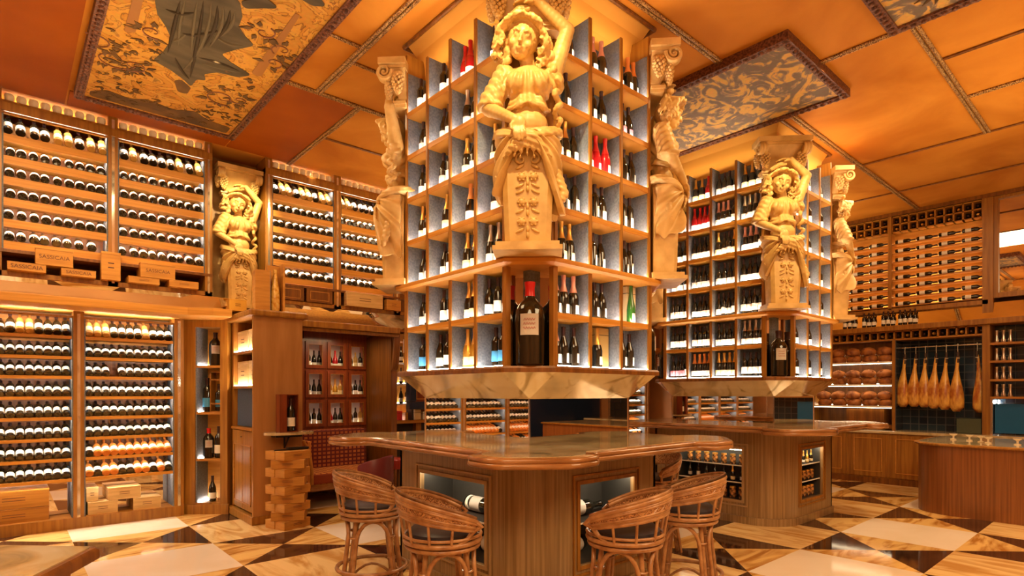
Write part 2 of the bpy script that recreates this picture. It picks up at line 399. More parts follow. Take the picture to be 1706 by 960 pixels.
# ------------------------------------------------------------------ ceiling paintings
def frame_bar(x0, x1, y0, y1, z0, z1):
    mb = MB().box(x0, x1, y0, y1, z0, z1)
    lx, ly = x1-x0, y1-y0
    n = int(max(lx, ly)/.07)
    for k in range(n):
        t = (k+.5)/n
        c = (x0+lx*t, (y0+y1)/2, z0-.004) if lx > ly else ((x0+x1)/2, y0+ly*t, z0-.004)
        mb.sph(c, (.026, .026, .018), 6, 4)
    return mb
def painting(label, x0, x1, y0, y1, cm, z=4.715, fw=.08):
    t = thing('ceiling_painting', label, 'painting', (x0, y0, z))
    w, h = x1-x0, y1-y0
    B(fw*.8, w-fw*.8, fw*.8, h-fw*.8, .02, .06).build('canvas', cm, t)
    for a in ((0, w, 0, fw), (0, w, h-fw, h), (0, fw, fw, h-fw), (w-fw, w, fw, h-fw)):
        frame_bar(*a, 0, ZC-z).build('picture_frame', FRAMEM, t)
    return t
def flat(pts, t, name, m, z=.017):
    pts = fillet(pts, .05, 4)      # painted shape: thin closed plate lying on the canvas (painting-local x,y)
    MB().prism(pts, z-.0015, z+.0045).build(name, m, t)
def curl(x, y, r0, turns, a0, sgn, w, z=.016, n=26):
    pts = []
    for k in range(n+1):
        q = k/n; a = a0+sgn*turns*2*math.pi*q; r = r0*(1-.85*q); pts.append((x+r*math.cos(a), y+r*math.sin(a), z))
    return pts, [w*(1-.6*k/n) for k in range(n+1)]
# large one: x .55..2.13, y up to 7.61
P1 = painting('large ochre ceiling painting with a grey draped figure among scrolling vines', .55, 2.13, 4.1, 7.62, CANV1)
def pl(px, py):       # photo point on the painting's plane -> painting-local
    dx, dy = dirs(px); Z = FPX*(4.7-CAMH)/(YHP-py); return (dx*Z-.55, dy*Z-4.1)
drap = [pl(*p) for p in [(262, 30), (258, 8), (275, -8), (330, -10), (385, -6), (400, 12), (404, 34), (398, 50), (408, 66), (424, 82), (395, 88), (368, 96), (385, 110), (420, 131), (396, 134), (362, 126), (340, 129), (343, 140), (328, 137), (318, 150), (306, 138), (284, 122), (255, 106), (272, 92), (286, 72), (276, 50)]]
flat(drap, P1, 'grey_drapery', PGREY)
PLITE = mat('painted_light_fold', (.125, .10, .062), .8, spec=.1); PDRK = mat('painted_dark_fold', (.052, .038, .024), .8, spec=.1)
for nm_, m_, strokes in (('light_folds', PLITE, [[(310, 0), (300, 40), (296, 90)], [(330, 0), (322, 50), (318, 100)], [(352, 5), (350, 45), (330, 95), (300, 128)], [(372, 12), (372, 50), (345, 90)], [(392, 20), (388, 52), (350, 75)], [(350, 60), (380, 80), (410, 82)], [(330, 110), (370, 118), (408, 128)], [(285, 75), (300, 70), (312, 60)]]),
                         ('dark_folds', PDRK, [[(302, 0), (290, 50), (278, 100)], [(340, 0), (334, 50), (322, 110), (316, 138)], [(362, 10), (362, 48), (335, 92)], [(384, 18), (380, 52), (345, 84)], [(325, 100), (365, 108), (404, 126)], [(290, 98), (300, 120), (318, 140)], [(272, 20), (300, 30), (330, 26)], [(300, 60), (325, 66), (395, 50)]])):
    mbk = MB()
    for st_ in strokes:
        q = [pl(*p) for p in st_]; P_ = []
        for i in range(len(q)-1):
            for k in range(6): u = k/6; P_.append((q[i][0]*(1-u)+q[i+1][0]*u, q[i][1]*(1-u)+q[i+1][1]*u, .016))
        P_.append((*q[-1], .016)); n_ = len(P_); P_ = [tuple(sum(P_[max(0, min(n_-1, i+j))][c] for j in (-3, -2, -1, 0, 1, 2, 3))/7 for c in range(3)) for i in range(n_)]; mbk.tube(P_, [.002+.015*math.sin(math.pi*i/(n_-1)) for i in range(n_)], 6)
    mbk.build(nm_, m_, P1, 50)
arm = [pl(*p) for p in [(400, 8), (440, 0), (466, 20), (440, 19), (408, 20)]]
flat(arm, P1, 'draped_arm', PGREY, .011)
foot = [pl(*p) for p in [(290, 140), (302, 138), (318, 152), (312, 162), (296, 158)]]
flat(foot, P1, 'painted_foot', POLV)
club = [pl(*p) for p in [(492, 28), (500, 32), (435, 134), (418, 128)]]
flat(club, P1, 'painted_torch', PRUST)
tor2 = [pl(*p) for p in [(222, 0), (240, 0), (226, 60), (206, 60)]]
flat(tor2, P1, 'painted_column', PRUST)
helm = [pl(*p) for p in [(492, 0), (530, 0), (545, 18), (520, 16)]]
flat(helm, P1, 'painted_helmet', PGREY)
vin = MB(); leafs = MB(); hill = MB()
def leafat(mb, p, a, l, w, z=.015):
    c, s = math.cos(a), math.sin(a)
    q = [(0, 0), (l*.35, w), (l, 0), (l*.35, -w)]; z += rnd.uniform(-.0025, .0005)
    if not (.1 < p[0] < 1.45) and mb is leafs: return
    mb.prism([(p[0]+u*c-v*s, p[1]+u*s+v*c) for u, v in q], z-.003, z+.003)
leafs.v = leafs.v
for (px, py, r0, tr, a0, sg) in [(190, 105, .17, 1.3, 0, 1), (222, 115, .12, 1.2, 2, -1), (370, 168, .17, 1.3, 1, 1), (398, 172, .10, 1.2, 3, -1), (160, 75, .13, 1.1, 4, 1), (255, 60, .10, 1., 1, 1), (455, 110, .09, 1., 1, -1), (440, 60, .1, 1., 5, 1), (470, 90, .1, 1., 2, 1)]:
    x, y = pl(px, py); p, w = curl(x, y, r0, tr, a0, sg, .008, .015); vin.tube(p, w, 5)
    for k in range(9):
        a = rnd.uniform(0, 6.28); leafat(leafs, (x+r0*math.cos(a)*.9, y+r0*math.sin(a)*.9), a+rnd.uniform(-.8, .8), rnd.uniform(.07, .13), rnd.uniform(.014, .026))
for k in range(150):
    x = rnd.uniform(.14, 1.44); y = rnd.uniform(1.9, 3.36)
    if 0.5 < x < 1.05 and y < 3.0: continue
    a = rnd.uniform(0, 6.28)
    for q in range(2): leafat(leafs, (x, y), a+q*.9, rnd.uniform(.04, .09), rnd.uniform(.007, .015))
vin.build('painted_vine', PBRN, P1, 40); leafs.build('painted_leaves', POLV, P1)['kind'] = 'stuff'
hl = [(.12, 3.40), (1.46, 3.40), (1.46, 3.22), (1.2, 3.18), (1.05, 3.05), (.85, 3.16), (.6, 3.10), (.45, 3.2), (.25, 3.15), (.12, 3.28)]
flat(hl, P1, 'painted_hill', POLV, .018)
P2 = painting('blue grey and gold arabesque ceiling painting above the far end of the bar', 5.17, 6.68, 2.2, 5.0, CANV2)
P3 = painting('pale grey scrolled ceiling painting in the corner nearest the curved counter', 3.4, 5.82, -.9, 1.6, CANV2)
lf = MB()
for k in range(14): leafat(lf, (2.05, 2.05), k*.45, .2, .03)
lf.build('painted_leaf_spray', POLV, P3)
for _n in ('ochre_canvas', 'arabesque_canvas', 'painted_grey_drapery', 'painted_olive'): MATS[_n].node_tree.nodes['Principled BSDF'].inputs['Specular IOR Level'].default_value = .15
# ------------------------------------------------------------------ wine towers (local origin at the near corner of the face planes)
T1 = (2.702, 2.902); T2 = (6.735, 2.909)
CL, CR, WL, WR = .245, .267, 1.337, 1.125
XE, YE = CR+WR+CR, CL+WL+CL          # far extents of footprint
ROWZ = [1.79, 2.165, 2.556, 2.936, 3.316, 3.696, 4.076]; ZTOP = 4.45; DEP = .20
def octa(o, ox=0., c=None):
    a = CL if c is None else c; b = CR if c is None else c
    x0, x1, y0, y1 = -o, XE+o, -o, YE+o
    return [(x0, y0+a), (x0+b, y0), (x1-b, y0), (x1, y0+a), (x1, y1-a), (x1-b, y1), (x0+b, y1), (x0, y1-a)]
def tower():
    t = thing('wine_display_tower', 'oak bottle tower standing over the nearer marble bar', 'shelving', (T1[0], T1[1], 0))
    # core
    B(DEP, XE-DEP, DEP, YE-DEP, 1.70, ZC).build('core', BLUEW, t)
    # faces: (origin offset, direction along, into, length, ncells, edge order)
    for fi, (L0, n) in enumerate(((WL, 4), (WR, 3))):
        def T(face_mb):
            return face_mb
        cw = L0/n
        for side in (0, 1):
            # side 0 = visible face, side 1 = opposite one
            for r, z in enumerate(ROWZ):
                if z in (ROWZ[0], ROWZ[2]): continue
                if fi == 0:
                    b = B(-.006, DEP, CL-.01, CL+WL+.01, z-.03, z) if side == 0 else B(XE-DEP, XE+.006, CL-.01, CL+WL+.01, z-.03, z)
                else:
                    b = B(CR-.01, CR+WR+.01, -.006, DEP, z-.03, z) if side == 0 else B(CR-.01, CR+WR+.01, YE-DEP, YE+.006, z-.03, z)
                if side == 0:
                    if fi == 0: b.box(-.008, .001, CL, CL+WL, z-.03, z+.013)
                    else: b.box(CR, CR+WR, -.008, .001, z-.03, z+.013)
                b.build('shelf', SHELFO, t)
            for k in range(n+1):
                for za, zb in ((ROWZ[0], ROWZ[2]-.05), (ROWZ[2], ZTOP)):
                    if fi == 0:
                        y = CL+k*cw; x0, x1 = (-.012, DEP) if side == 0 else (XE-DEP, XE+.012)
                        d = MB().box(x0+.014, x1, y-.010, y+.010, za, zb); lip = MB().box(x0 if side == 0 else x1-.014, x0+.014 if side == 0 else x1, y-.014, y+.014, za, zb)
                    else:
                        x = CR+k*cw; y0, y1 = (-.012, DEP) if side == 0 else (YE-DEP, YE+.012)
                        d = MB().box(x-.010, x+.010, y0+.014, y1, za, zb); lip = MB().box(x-.014, x+.014, y0 if side == 0 else y1-.014, y0+.014 if side == 0 else y1, za, zb)
                    o = d.build('divider', BLUEW, t); lip.build('divider_edge', WOOD, o)
    for r, z in enumerate(ROWZ):        # led strips at the back of every row, visible faces
        for (x0, x1, y0, y1) in ((.004, .011, CL+.012, CL+WL-.012), (CR+.012, CR+WR-.012, .004, .011)):
            B(x0, x1, y0, y1, z+.002, z+.009).build('led_strip', LEDW, t)
    # ledges
    prof_prism(octa(.075), [(.03, 2.505), (.0, 2.52), (0, 2.545), (.012, 2.556)]).build('upper_ledge', SHELFO, t)
    prof_prism(octa(.065), [(.0, 1.745), (0, 1.775), (.012, 1.79)]).build('lower_ledge', WOODD, t)
    # inverted mirror frustum
    bx0, bx1, by0, by1 = .213, .213+1.184, .213, .213+1.404
    top = octa(.045, c=None); names = 'mirror_facet'
    cor = [(bx0, by0), (bx1, by0), (bx1, by1), (bx0, by1)]
    zt, zb = 1.745, 1.553
    e = .004
    for (a, b, c, d) in ((1, 2, cor[1], cor[0]), (3, 4, cor[2], cor[1]), (5, 6, cor[3], cor[2]), (7, 0, cor[0], cor[3])):
        A, Bq = top[a], top[b]
        cx, cy = XE/2, YE/2
        def inn(p, z, k=.03): return (p[0]+(cx-p[0])*k, p[1]+(cy-p[1])*k, z+.008)
        q = [(A[0], A[1], zt), (Bq[0], Bq[1], zt), (c[0], c[1], zb), (d[0], d[1], zb)]
        MB().add(q+[inn(p, p[2]) for p in q], [(0, 1, 2, 3), (7, 6, 5, 4), (0, 4, 5, 1), (1, 5, 6, 2), (2, 6, 7, 3), (3, 7, 4, 0)]).build(names, MIRO, t)
    for (a, b, c) in ((0, 1, cor[0]), (2, 3, cor[1]), (4, 5, cor[2]), (6, 7, cor[3])):
        A, Bq = top[a], top[b]; q = [(A[0], A[1], zt), (Bq[0], Bq[1], zt), (c[0], c[1], zb)]
        MB().add(q+[inn(p, p[2]) for p in q], [(0, 1, 2), (5, 4, 3), (0, 3, 4, 1), (1, 4, 5, 2), (2, 5, 3, 0)]).build(names, MIRO, t)
    # mirrored box down to the bar
    zc = 1.207
    o = B(bx0+.006, bx1-.006, by0+.006, by1-.006, zc, zb+.01).build('pedestal', BLACK, t)
    B(bx0, bx0+.006, by0, by1, zc, zb).build('mirror_panel', MIR, t); B(bx1-.006, bx1, by0, by1, zc, zb).build('mirror_panel', MIR, t)
    B(bx0, bx1, by0, by0+.006, zc, zb).build('mirror_panel', MIR, t); B(bx0, bx1, by1-.006, by1, zc, zb).build('mirror_panel', MIR, t)
    for (x, y) in cor: B(x-.006, x+.006, y-.006, y+.006, zc, zb).build('mirror_edge', CHROME, t)
    # corners: mirrored alcoves below, pilasters above
    for ix in (0, 1):
        for iy in (0, 1):
            sx = 1 if ix == 0 else -1; sy = 1 if iy == 0 else -1
            ox, oy = (0 if ix == 0 else XE), (0 if iy == 0 else YE)
            def bb(u0, u1, v0, v1, z0, z1, nm, m):
                xa, xb = sorted((ox+sx*u0, ox+sx*u1)); ya, yb = sorted((oy+sy*v0, oy+sy*v1))
                return B(xa, xb, ya, yb, z0, z1).build(nm, m, t)
            bb(CR-.012, CR-.004, 0, CL, 1.79, 2.505, 'alcove_mirror', MIR)
            bb(0, CR, CL-.012, CL-.004, 1.79, 2.505, 'alcove_mirror', MIR)
            bb(CR-.03, CR+.0, -.012, .03, 1.79, 2.505, 'alcove_post', WOOD)
            bb(-.012, .03, CL-.03, CL, 1.79, 2.505, 'alcove_post', WOOD)
            pts = [(-.0, CL-.02), (0, CL), (CR, CL), (CR, 0), (CR-.02, 0)]
            q = [(ox+sx*u, oy+sy*v) for u, v in pts]
            if sx*sy < 0: q = q[::-1]
            MB().prism(q, 2.556, 4.62).build('corner_pilaster', WOOD, t)
    # cove to the ceiling with a dark ring
    rect = lambda o: [(DEP-o, DEP-o), (XE-DEP+o, DEP-o), (XE-DEP+o, YE-DEP+o), (DEP-o, YE-DEP+o)]
    prof_prism(rect(.10), [(.095, 4.42), (.085, 4.55), (.05, 4.70), (.0, ZC-.004), (.0, ZC)]).build('ceiling_cove', COVE, t)
    ring = MB()
    r0 = rect(.13)
    for k in range(4): ring.tube([(*r0[k], ZC-.012), (*r0[(k+1) % 4], ZC-.012)], .018, 8)
    ring.build('cove_moulding', WOODD, t)
    return t
TW1 = tower()
_t = tree(TW1); TW2 = copytree(_t); TW2.location = (T2[0], T2[1], 0)
TW2['label'] = 'oak bottle tower standing over the farther bar, fuller of bottles'
TW1['group'] = TW2['group'] = 'bottle towers over the bars'
# bottles in the towers; columns are listed as they appear in the photo
def fill(T, rows, face, tower_name, parts, group):
    n = 4 if face == 'L' else 3; cw = (WL if face == 'L' else WR)/n
    for r, row in enumerate(rows):
        z = ROWZ[6-r]
        for c, s in enumerate(row):
            if not s: continue
            m = len(s); sp = min(.094, (cw-.05)/max(m, 1)); w0 = cw/2-(m-1)*sp/2+rnd.uniform(-.01, .01)
            for k, ch in enumerate(s):
                if ch == ' ': continue
                d = .085+rnd.uniform(-.012, .012)
                al = w0+k*sp
                if face == 'L': x, y = T[0]+d, T[1]+CL+WL-(c*cw+al); rz = R(0)
                else: x, y = T[0]+CR+c*cw+al, T[1]+d; rz = R(90)
                pos = ('lone one' if m == 1 else ['left', 'right'][k] if m == 2 else ['left', 'middle', 'right'][k] if m == 3 else ['leftmost', 'left middle', 'right middle', 'rightmost'][k])
                lab = '%s, %s, %s row, %s column, %s' % (TYPES[ch][4], pos, ORD[r], ORD[c], tower_name)
                put_bottle(ch, (x, y, z), lab, group, rz+rnd.uniform(-.3, .3), parts=parts)
L1 = [['dd', 'dd', 'rrr', 'ww'], ['kd', 'kk', 'ss', 'kk'], ['kw', 'kd', 'gw', 'gk'], ['go', 'g', 'o', 'kg'], ['kk', 'kd', 'gg', 'ssp'], ['kd', 'dd', 'gg', 'wdp'], ['bb', 'wdd', 'yy', 'bb']]
R1 = [['ww', 'pp', 'ooo'], ['w', 'dw', 'mm'], ['ogw', 'rrr', 'kk'], ['swd', 'dw', 'dd'], ['gg', 'dw', 'kd'], ['ppp', 'ww', ' n'], ['pww', 'g', 'kk']]
fill(T1, L1, 'L', 'near tower left face', True, 'bottles in the near tower')
fill(T1, R1, 'R', 'near tower right face', True, 'bottles in the near tower')
L2 = [['ddd', 'ggr', 'kkkk', 'ggs'], ['ddd', 'rrrr', 'pppd', 'ssss'], ['www', 'wwww', 'gkkg', 'pppd'], ['www', 'kkkk', 'kkkk', 'wwww'], ['dddd', 'wwww', 'kdkd', 'dddd'], ['dddd', 'dddd', 'wwww', 'ssss'], ['mmmd', 'oooo', 'gggg', 'dddd']]
R2 = [['dd', 'dd', 'dk'], ['kk', 'dd', 'kd'], ['kd', 'ww', 'kk'], ['pp', 'dk', 'dd'], ['dd', 'ww', 'kd'], ['dw', 'ww', 'dd'], ['dd', 'dd', 'wd']]
fill(T2, L2, 'L', 'far tower left face', False, 'bottles in the far tower')
fill(T2, R2, 'R', 'far tower right face', False, 'bottles in the far tower')
# gold gift box beside the champagne, pale box beside the green bottle, glass case on the near tower
for (c, r, w, m, nm, lb) in ((1, 6, .15, mat('gold_card', (.62, .42, .14), .35, metal=.4), 'gift_box', 'gold card gift box beside the champagne, lowest row of near tower'), (2, 5, .12, PAPY, 'gift_box', 'pale upright gift box behind the slim green bottle')):
    x = T1[0]+CR+(c+.5)*WR/3+.03; z = ROWZ[6-r]
    o = B(-w/2, w/2, -.04, .04, 0, .33).build(nm, m, None, bevel=.003); o.location = (x+.05, T1[1]+.135, z); tag(o, lb, 'box')
    B(-w/2-.001, w/2+.001, -.041, .041, .27, .274).build('box_lid_seam', BLACK, o)
# big bottles in the mirrored corner alcoves
def big_bottle(x, y, z, s, lab, cap=CAPR, rz=0):
    p = [(0, .005), (.085, 0), (.105, .015), (.108, .30), (.105, .39), (.085, .44), (.05, .475), (.036, .50), (.033, .58), (.038, .585), (.038, .60), (0, .60)]
    t = MB().lathe(p, 32).build('large_format_bottle', GLASSD, None, 40); t.location = (x, y, z); t.rotation_euler = (0, 0, rz); t.scale = (s, s, s)
    n = 12; a0 = R(-135-36); rings = [[(.1095*math.cos(a0+R(72)*i/n), .1095*math.sin(a0+R(72)*i/n), zz) for i in range(n+1)] for zz in (.215, .365)]
    l = MB().loft(rings, 0, cap=False, closed=False).build('paper_label', PAPG, t, 40)
    sc = MB()
    for k in range(3):
        zz = .325-.03*k; aa = R(-135)
        sc.tube([(.1105*math.cos(aa+q), .1105*math.sin(aa+q), zz+.008*math.sin(q*38+k)) for q in [R(-22+44*i/22) for i in range(23)]], .0022, 5)
    sc.build('label_script', GOLDT, l)
    MB().lathe([(.038, .50), (.036, .52), (.0345, .56), (.0395, .582), (.0395, .603), (0, .605)], 20).build('wax_capsule', cap, t, 40)
    return tag(t, lab, 'bottle', 'large format bottles in the tower corners')
for T, pz, who in ((T1, 1, 'near'), (T2, .9, 'far')):
    big_bottle(T[0]+.135, T[1]+.125, 1.791, pz, 'huge dark bottle in the front corner alcove of the %s tower' % who, CAPR if who == 'near' else CAPD)
    big_bottle(T[0]+.135, T[1]+YE-.125, 1.791, .82, 'large dark bottle in the left corner alcove of the %s tower' % who, CAPD, R(-90))
    big_bottle(T[0]+XE-.135, T[1]+.125, 1.791, .82, 'large dark bottle in the right corner alcove of the %s tower' % who, CAPD, R(90))
# ------------------------------------------------------------------ island bars
ICX, ICY = XE/2, YE/2        # island centre in tower-local coordinates
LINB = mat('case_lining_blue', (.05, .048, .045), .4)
def island(first):
    t = thing('bar_counter', '', 'counter', (T1[0], T1[1], 0))
    def lobed(d, z):
        hx, hy, bx, by = 1.147-d, 1.337-d, 1.377-d, 1.487-d
        q = [(-hx, -1.337+.50+d*.4), (-bx+.02, -1.337+.46-d*.6), (-bx, -1.337+.16+d*.1), (-1.147+.20+d*.1, -by), (-1.147+.44-d*.6, -by+.02), (-1.147+.50+d*.4, -hy)]
        out = q+[(-x, y) for x, y in q[::-1]]+[(-x, -y) for x, y in q]+[(x, -y) for x, y in q[::-1]]
        return [(x+ICX, y+ICY, z) for x, y in fillet(out, [.10, .10, .22, .22, .10, .10]*4, 6)]
    MB().loft([lobed(d, z) for d, z in [(.03, 1.135), (.008, 1.142), (0, 1.158), (.004, 1.170), (.016, 1.174), (.010, 1.178), (.004, 1.188), (.008, 1.200), (.02, 1.206)]]).build('wooden_edge', COUNTW, t, 60)
    MB().loft([lobed(.09, 1.2045), lobed(.09, 1.209)]).build('marble_top', MARBT, t)
    m = .165
    X0, X1, Y0, Y1 = .213-m, .213+1.184+m, .213-m, .213+1.404+m
    rr = .44
    # rounded near corner column
    arc = [(X0+rr-rr*math.cos(a), Y0+rr-rr*math.sin(a)) for a in [R(90*i/10) for i in range(11)]]
    MB().prism(arc+[(X0+rr, Y0+rr)], 0, 1.136).build('corner_panel', BASEW, t, 30)
    # left face with window opening (plane X0)
    ya, yb, za, zb = 3.43-T1[1], 4.33-T1[1], .28, .90
    f = MB(); f.box(X0, X0+.03, Y0+rr, ya, 0, 1.136); f.box(X0, X0+.03, yb, Y1, 0, 1.136); f.box(X0, X0+.03, ya, yb, 0, za); f.box(X0, X0+.03, ya, yb, zb, 1.136)
    f.build('side_panel', BASEW, t)
    xa, xb = 3.28-T1[0], 3.95-T1[0]
    f = MB(); f.box(X0+rr, xa, Y0, Y0+.03, 0, 1.136); f.box(xb, X1, Y0, Y0+.03, 0, 1.136); f.box(xa, xb, Y0, Y0+.03, 0, za); f.box(xa, xb, Y0, Y0+.03, zb, 1.136)
    f.build('side_panel', BASEW, t)
    B(X1-.03, X1, Y0, Y1, 0, 1.136).build('side_panel', BASEW, t); B(X0, X1, Y1-.03, Y1, 0, 1.136).build('side_panel', BASEW, t)
    # frames
    FRM = mat('pale_frame', (.42, .27, .12), .35) if 'pale_frame' not in MATS else MATS['pale_frame']
    g = MB()
    for o, w in ((.075, .016), (.03, .03)): rframe(lambda p, q, u, v: g.box(X0-.012, X0, p, q, u, v), ya-o, yb+o, za-o, zb+o, w)
    g.build('window_frame', FRM, t)
    g = MB()
    for o, w in ((.075, .016), (.03, .03)): rframe(lambda p, q, u, v: g.box(p, q, Y0-.012, Y0, u, v), xa-o, xb+o, za-o, zb+o, w)
    g.build('window_frame', WOOD, t)
    # recess linings and glass shelves
    d = .34
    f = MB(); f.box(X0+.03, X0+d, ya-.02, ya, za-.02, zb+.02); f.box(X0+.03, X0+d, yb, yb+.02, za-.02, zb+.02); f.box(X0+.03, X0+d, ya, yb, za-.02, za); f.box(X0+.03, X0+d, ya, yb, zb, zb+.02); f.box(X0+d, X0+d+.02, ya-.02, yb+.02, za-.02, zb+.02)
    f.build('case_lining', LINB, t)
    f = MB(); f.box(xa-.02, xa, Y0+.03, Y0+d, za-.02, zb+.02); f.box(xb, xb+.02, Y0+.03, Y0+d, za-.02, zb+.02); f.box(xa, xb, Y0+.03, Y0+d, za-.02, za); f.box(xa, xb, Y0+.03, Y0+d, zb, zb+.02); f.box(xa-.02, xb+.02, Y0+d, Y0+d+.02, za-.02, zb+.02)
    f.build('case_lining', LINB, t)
    for z in (.49, .70) if not first else (.59,):
        o = B(X0+.04, X0+d, ya, yb, z-.006, z).build('case_shelf', DARK, t); B(X0+.034, X0+.04, ya, yb, z-.009, z+.004).build('shelf_edge', PAPW, o)
        o = B(xa, xb, Y0+.04, Y0+d, z-.006, z).build('case_shelf', DARK, t); B(xa, xb, Y0+.034, Y0+.04, z-.009, z+.004).build('shelf_edge', PAPW, o)
    B(X0+.05, X0+.06, ya+.02, yb-.02, zb-.012, zb-.004).build('led_strip', LEDG, t)
    B(xa+.02, xb-.02, Y0+.05, Y0+.06, zb-.012, zb-.004).build('led_strip', LEDG, t)
    f = MB(); e = .02
    arc2 = [(X0+rr-(rr+e)*math.cos(a), Y0+rr-(rr+e)*math.sin(a)) for a in [R(90*i/10) for i in range(11)]]
    MB().prism([(X0-e, Y1+e)]+arc2+[(X1+e, Y0-e), (X1+e, Y1+e)], 0, .09).build('plinth', BASEW, t)
    return t
I1 = island(True); I1['label'] = 'marble topped walnut bar with a lobed edge, wicker stools around it'
I2 = island(False); I2.location = (T2[0], T2[1], 0); I2['label'] = 'second marble topped walnut bar, jars in its glazed case, no stools'
I1['group'] = I2['group'] = 'lobed marble bars'
def lying_big(x, y, z, ang, s, lab):
    p = [(0, .005), (.050, 0), (.058, .01), (.06, .26), (.055, .30), (.028, .345), (.022, .36), (.021, .43), (.024, .435), (.024, .45), (0, .45)]
    t = MB().lathe(p, 20).build('magnum_bottle', GLASSD, None, 40)
    t.location = (x, y, z); t.rotation_euler = (0, R(90), ang); t.scale = (s, s, s)
    MB().lathe([(.0612, .09), (.0612, .21)], 20).build('paper_label', PAPG, t, 40); MB().lathe([(.0612, .035), (.0612, .065)], 20).build('neck_band', PAPW, t, 40)
    return tag(t, lab, 'bottle', 'big bottles lying in the near bar')
lying_big(T1[0]+.30, 3.98, .66, R(-90), 1.05, 'big bottle lying on upper shelf of near bar left case')
lying_big(T1[0]+.30, 3.80, .35, R(-70), 1.05, 'big bottle lying in bottom of near bar left case')
lying_big(3.33, T1[1]+.28, .66, R(0), 1.05, 'big bottle lying on upper shelf of near bar right case')
lying_big(3.36, T1[1]+.28, .35, R(15), 1.05, 'big bottle lying in bottom of near bar right case')
# jars and bottles in the far bar's cases
JARM = mat_noise('jar_contents', (.05, .02, .01), (.60, .26, .07), (30, 30, 30), rough=.2, detail=3, coat=.6, lo=.42, hi=.58)
jb = MB().lathe([(0, .002), (.033, 0), (.036, .01), (.036, .085), (.03, .10), (.03, .104), (0, .104)], 12).mesh('jar_glass', JARM, 40)
jl = MB().lathe([(.032, .098), (.034, .10), (.034, .118), (0, .12)], 12).mesh('jar_lid', CAPG, 40)
def jar(x, y, z, s, lab, grp):
    o = link('preserve_jar', jb, None, (x, y, z)); link('jar_lid', jl, o); o.scale = (s, s, s*1.1); return tag(o, lab, 'jar', grp)
for k in range(7):
    yy = 3.49+k*.12; xx = T2[0]+.15
    jar(xx, yy, .701, 1, '%s amber jar on top shelf in far bar left case' % ORD[k], 'jars on the top shelf of the far bar')
    put_bottle('kgdkwdk'[k], (xx, yy, .491), 'small bottle, %s on middle shelf of far bar left case' % ORD[k], 'bottles on the middle shelf of the far bar', sc=.62, parts=False, name='oil_bottle')
    jar(xx, yy, .285, 1.1, '%s amber jar at bottom of far bar left case' % ORD[k], 'jars in the bottom of the far bar')
for k in range(5):
    xx = T2[0]+.66+k*.12; yy = T2[1]+.15
    put_bottle('ygoyg'[k], (xx, yy, .701), 'small amber bottle, %s on top shelf of far bar right case' % ORD[k], 'amber bottles in the right case', sc=.5, parts=False, name='oil_bottle')
    jar(xx, yy, .495, .9, '%s dark jar on middle shelf in far bar right case' % ORD[k], 'jars in the right case')
    jar(xx, yy, .285, 1., '%s jar at bottom of far bar right case' % ORD[k], 'jars in the right case bottom')
# ------------------------------------------------------------------ caryatids (front = -y, origin at foot of the shaft, height ~1.98)
def remeshed(mb, voxel, fold=None, smooth_it=2):
    o = mb.build('tmp', STONE)
    r = o.modifiers.new('r', 'REMESH'); r.mode = 'VOXEL'; r.voxel_size = voxel
    s = o.modifiers.new('s', 'SMOOTH'); s.iterations = smooth_it; s.factor = .5
    dg = bpy.context.evaluated_depsgraph_get(); me = bpy.data.meshes.new_from_object(o.evaluated_get(dg))
    bpy.data.objects.remove(o)
    if fold:
        no = [v.normal.copy() for v in me.vertices]
        for v, n in zip(me.vertices, no): v.co += n*fold(v.co, n)
    for p in me.polygons: p.use_smooth = True
    if not me.materials: me.materials.append(STONE)
    return me
def limb(mb, pts, rs, st=6):
    for i in range(len(pts)-1):
        a, b = Vector(pts[i]), Vector(pts[i+1])
        for k in range(st+1):
            q = k/st; mb.sph(a.lerp(b, q), rs[i]*(1-q)+rs[i+1]*q, 12, 8)
def smoothstep(a, b, x):
    t = max(0, min(1, (x-a)/(b-a))); return t*t*(3-2*t)
# body
mb = MB()
tilt = Matrix.Rotation(R(14), 3, 'Y') @ Matrix.Rotation(R(16), 3, 'X')
hc = Vector((-.035, -.15, 1.462))
def H(x, y, z): return hc+tilt @ Vector((x*1.22, y*1.18, z*1.18))
mb.sph(hc, (.090, .104, .124), 18, 14, rot=tilt); mb.sph(H(0, -.02, -.05), (.070, .078, .070), 14, 10, rot=tilt)
mb.sph(H(0, -.062, -.086), (.026, .026, .021), 10, 8); mb.sph(H(0, -.092, -.012), (.013, .019, .036), 8, 6, rot=tilt); mb.sph(H(0, -.103, -.028), (.017, .014, .012), 8, 6)
for s in (-1, 1):
    mb.sph(H(s*.031, -.076, .004), (.016, .010, .009), 10, 8); mb.sph(H(s*.031, -.081, .009), (.019, .009, .0045), 10, 6); mb.sph(H(s*.031, -.080, -.001), (.017, .008, .004), 10, 6); mb.tube([H(s*.012, -.090, .022), H(s*.030, -.088, .031), H(s*.052, -.070, .024)], [.008, .010, .007], 8); mb.sph(H(s*.04, -.060, -.03), (.030, .026, .030), 10, 8)
mb.sph(H(0, -.089, -.054), (.026, .012, .008), 8, 6); mb.sph(H(0, -.087, -.065), (.021, .012, .008), 8, 6)
limb(mb, [(0, -.07, 1.30), (-.02, -.11, 1.44)], [.058, .050])
mb.sph((0, -.08, 1.18), (.155, .105, .14), 18, 12); mb.sph((0, -.07, 1.26), (.175, .075, .06), 16, 10)
for s in (-1, 1): mb.sph((s*.072, -.155, 1.17), (.062, .058, .06), 14, 10)
mb.sph((0, -.08, 1.02), (.118, .088, .14), 16, 10); mb.sph((0, -.10, .90), (.138, .095, .11), 16, 10); mb.sph((0, -.08, .80), (.185, .115, .10), 16, 10)
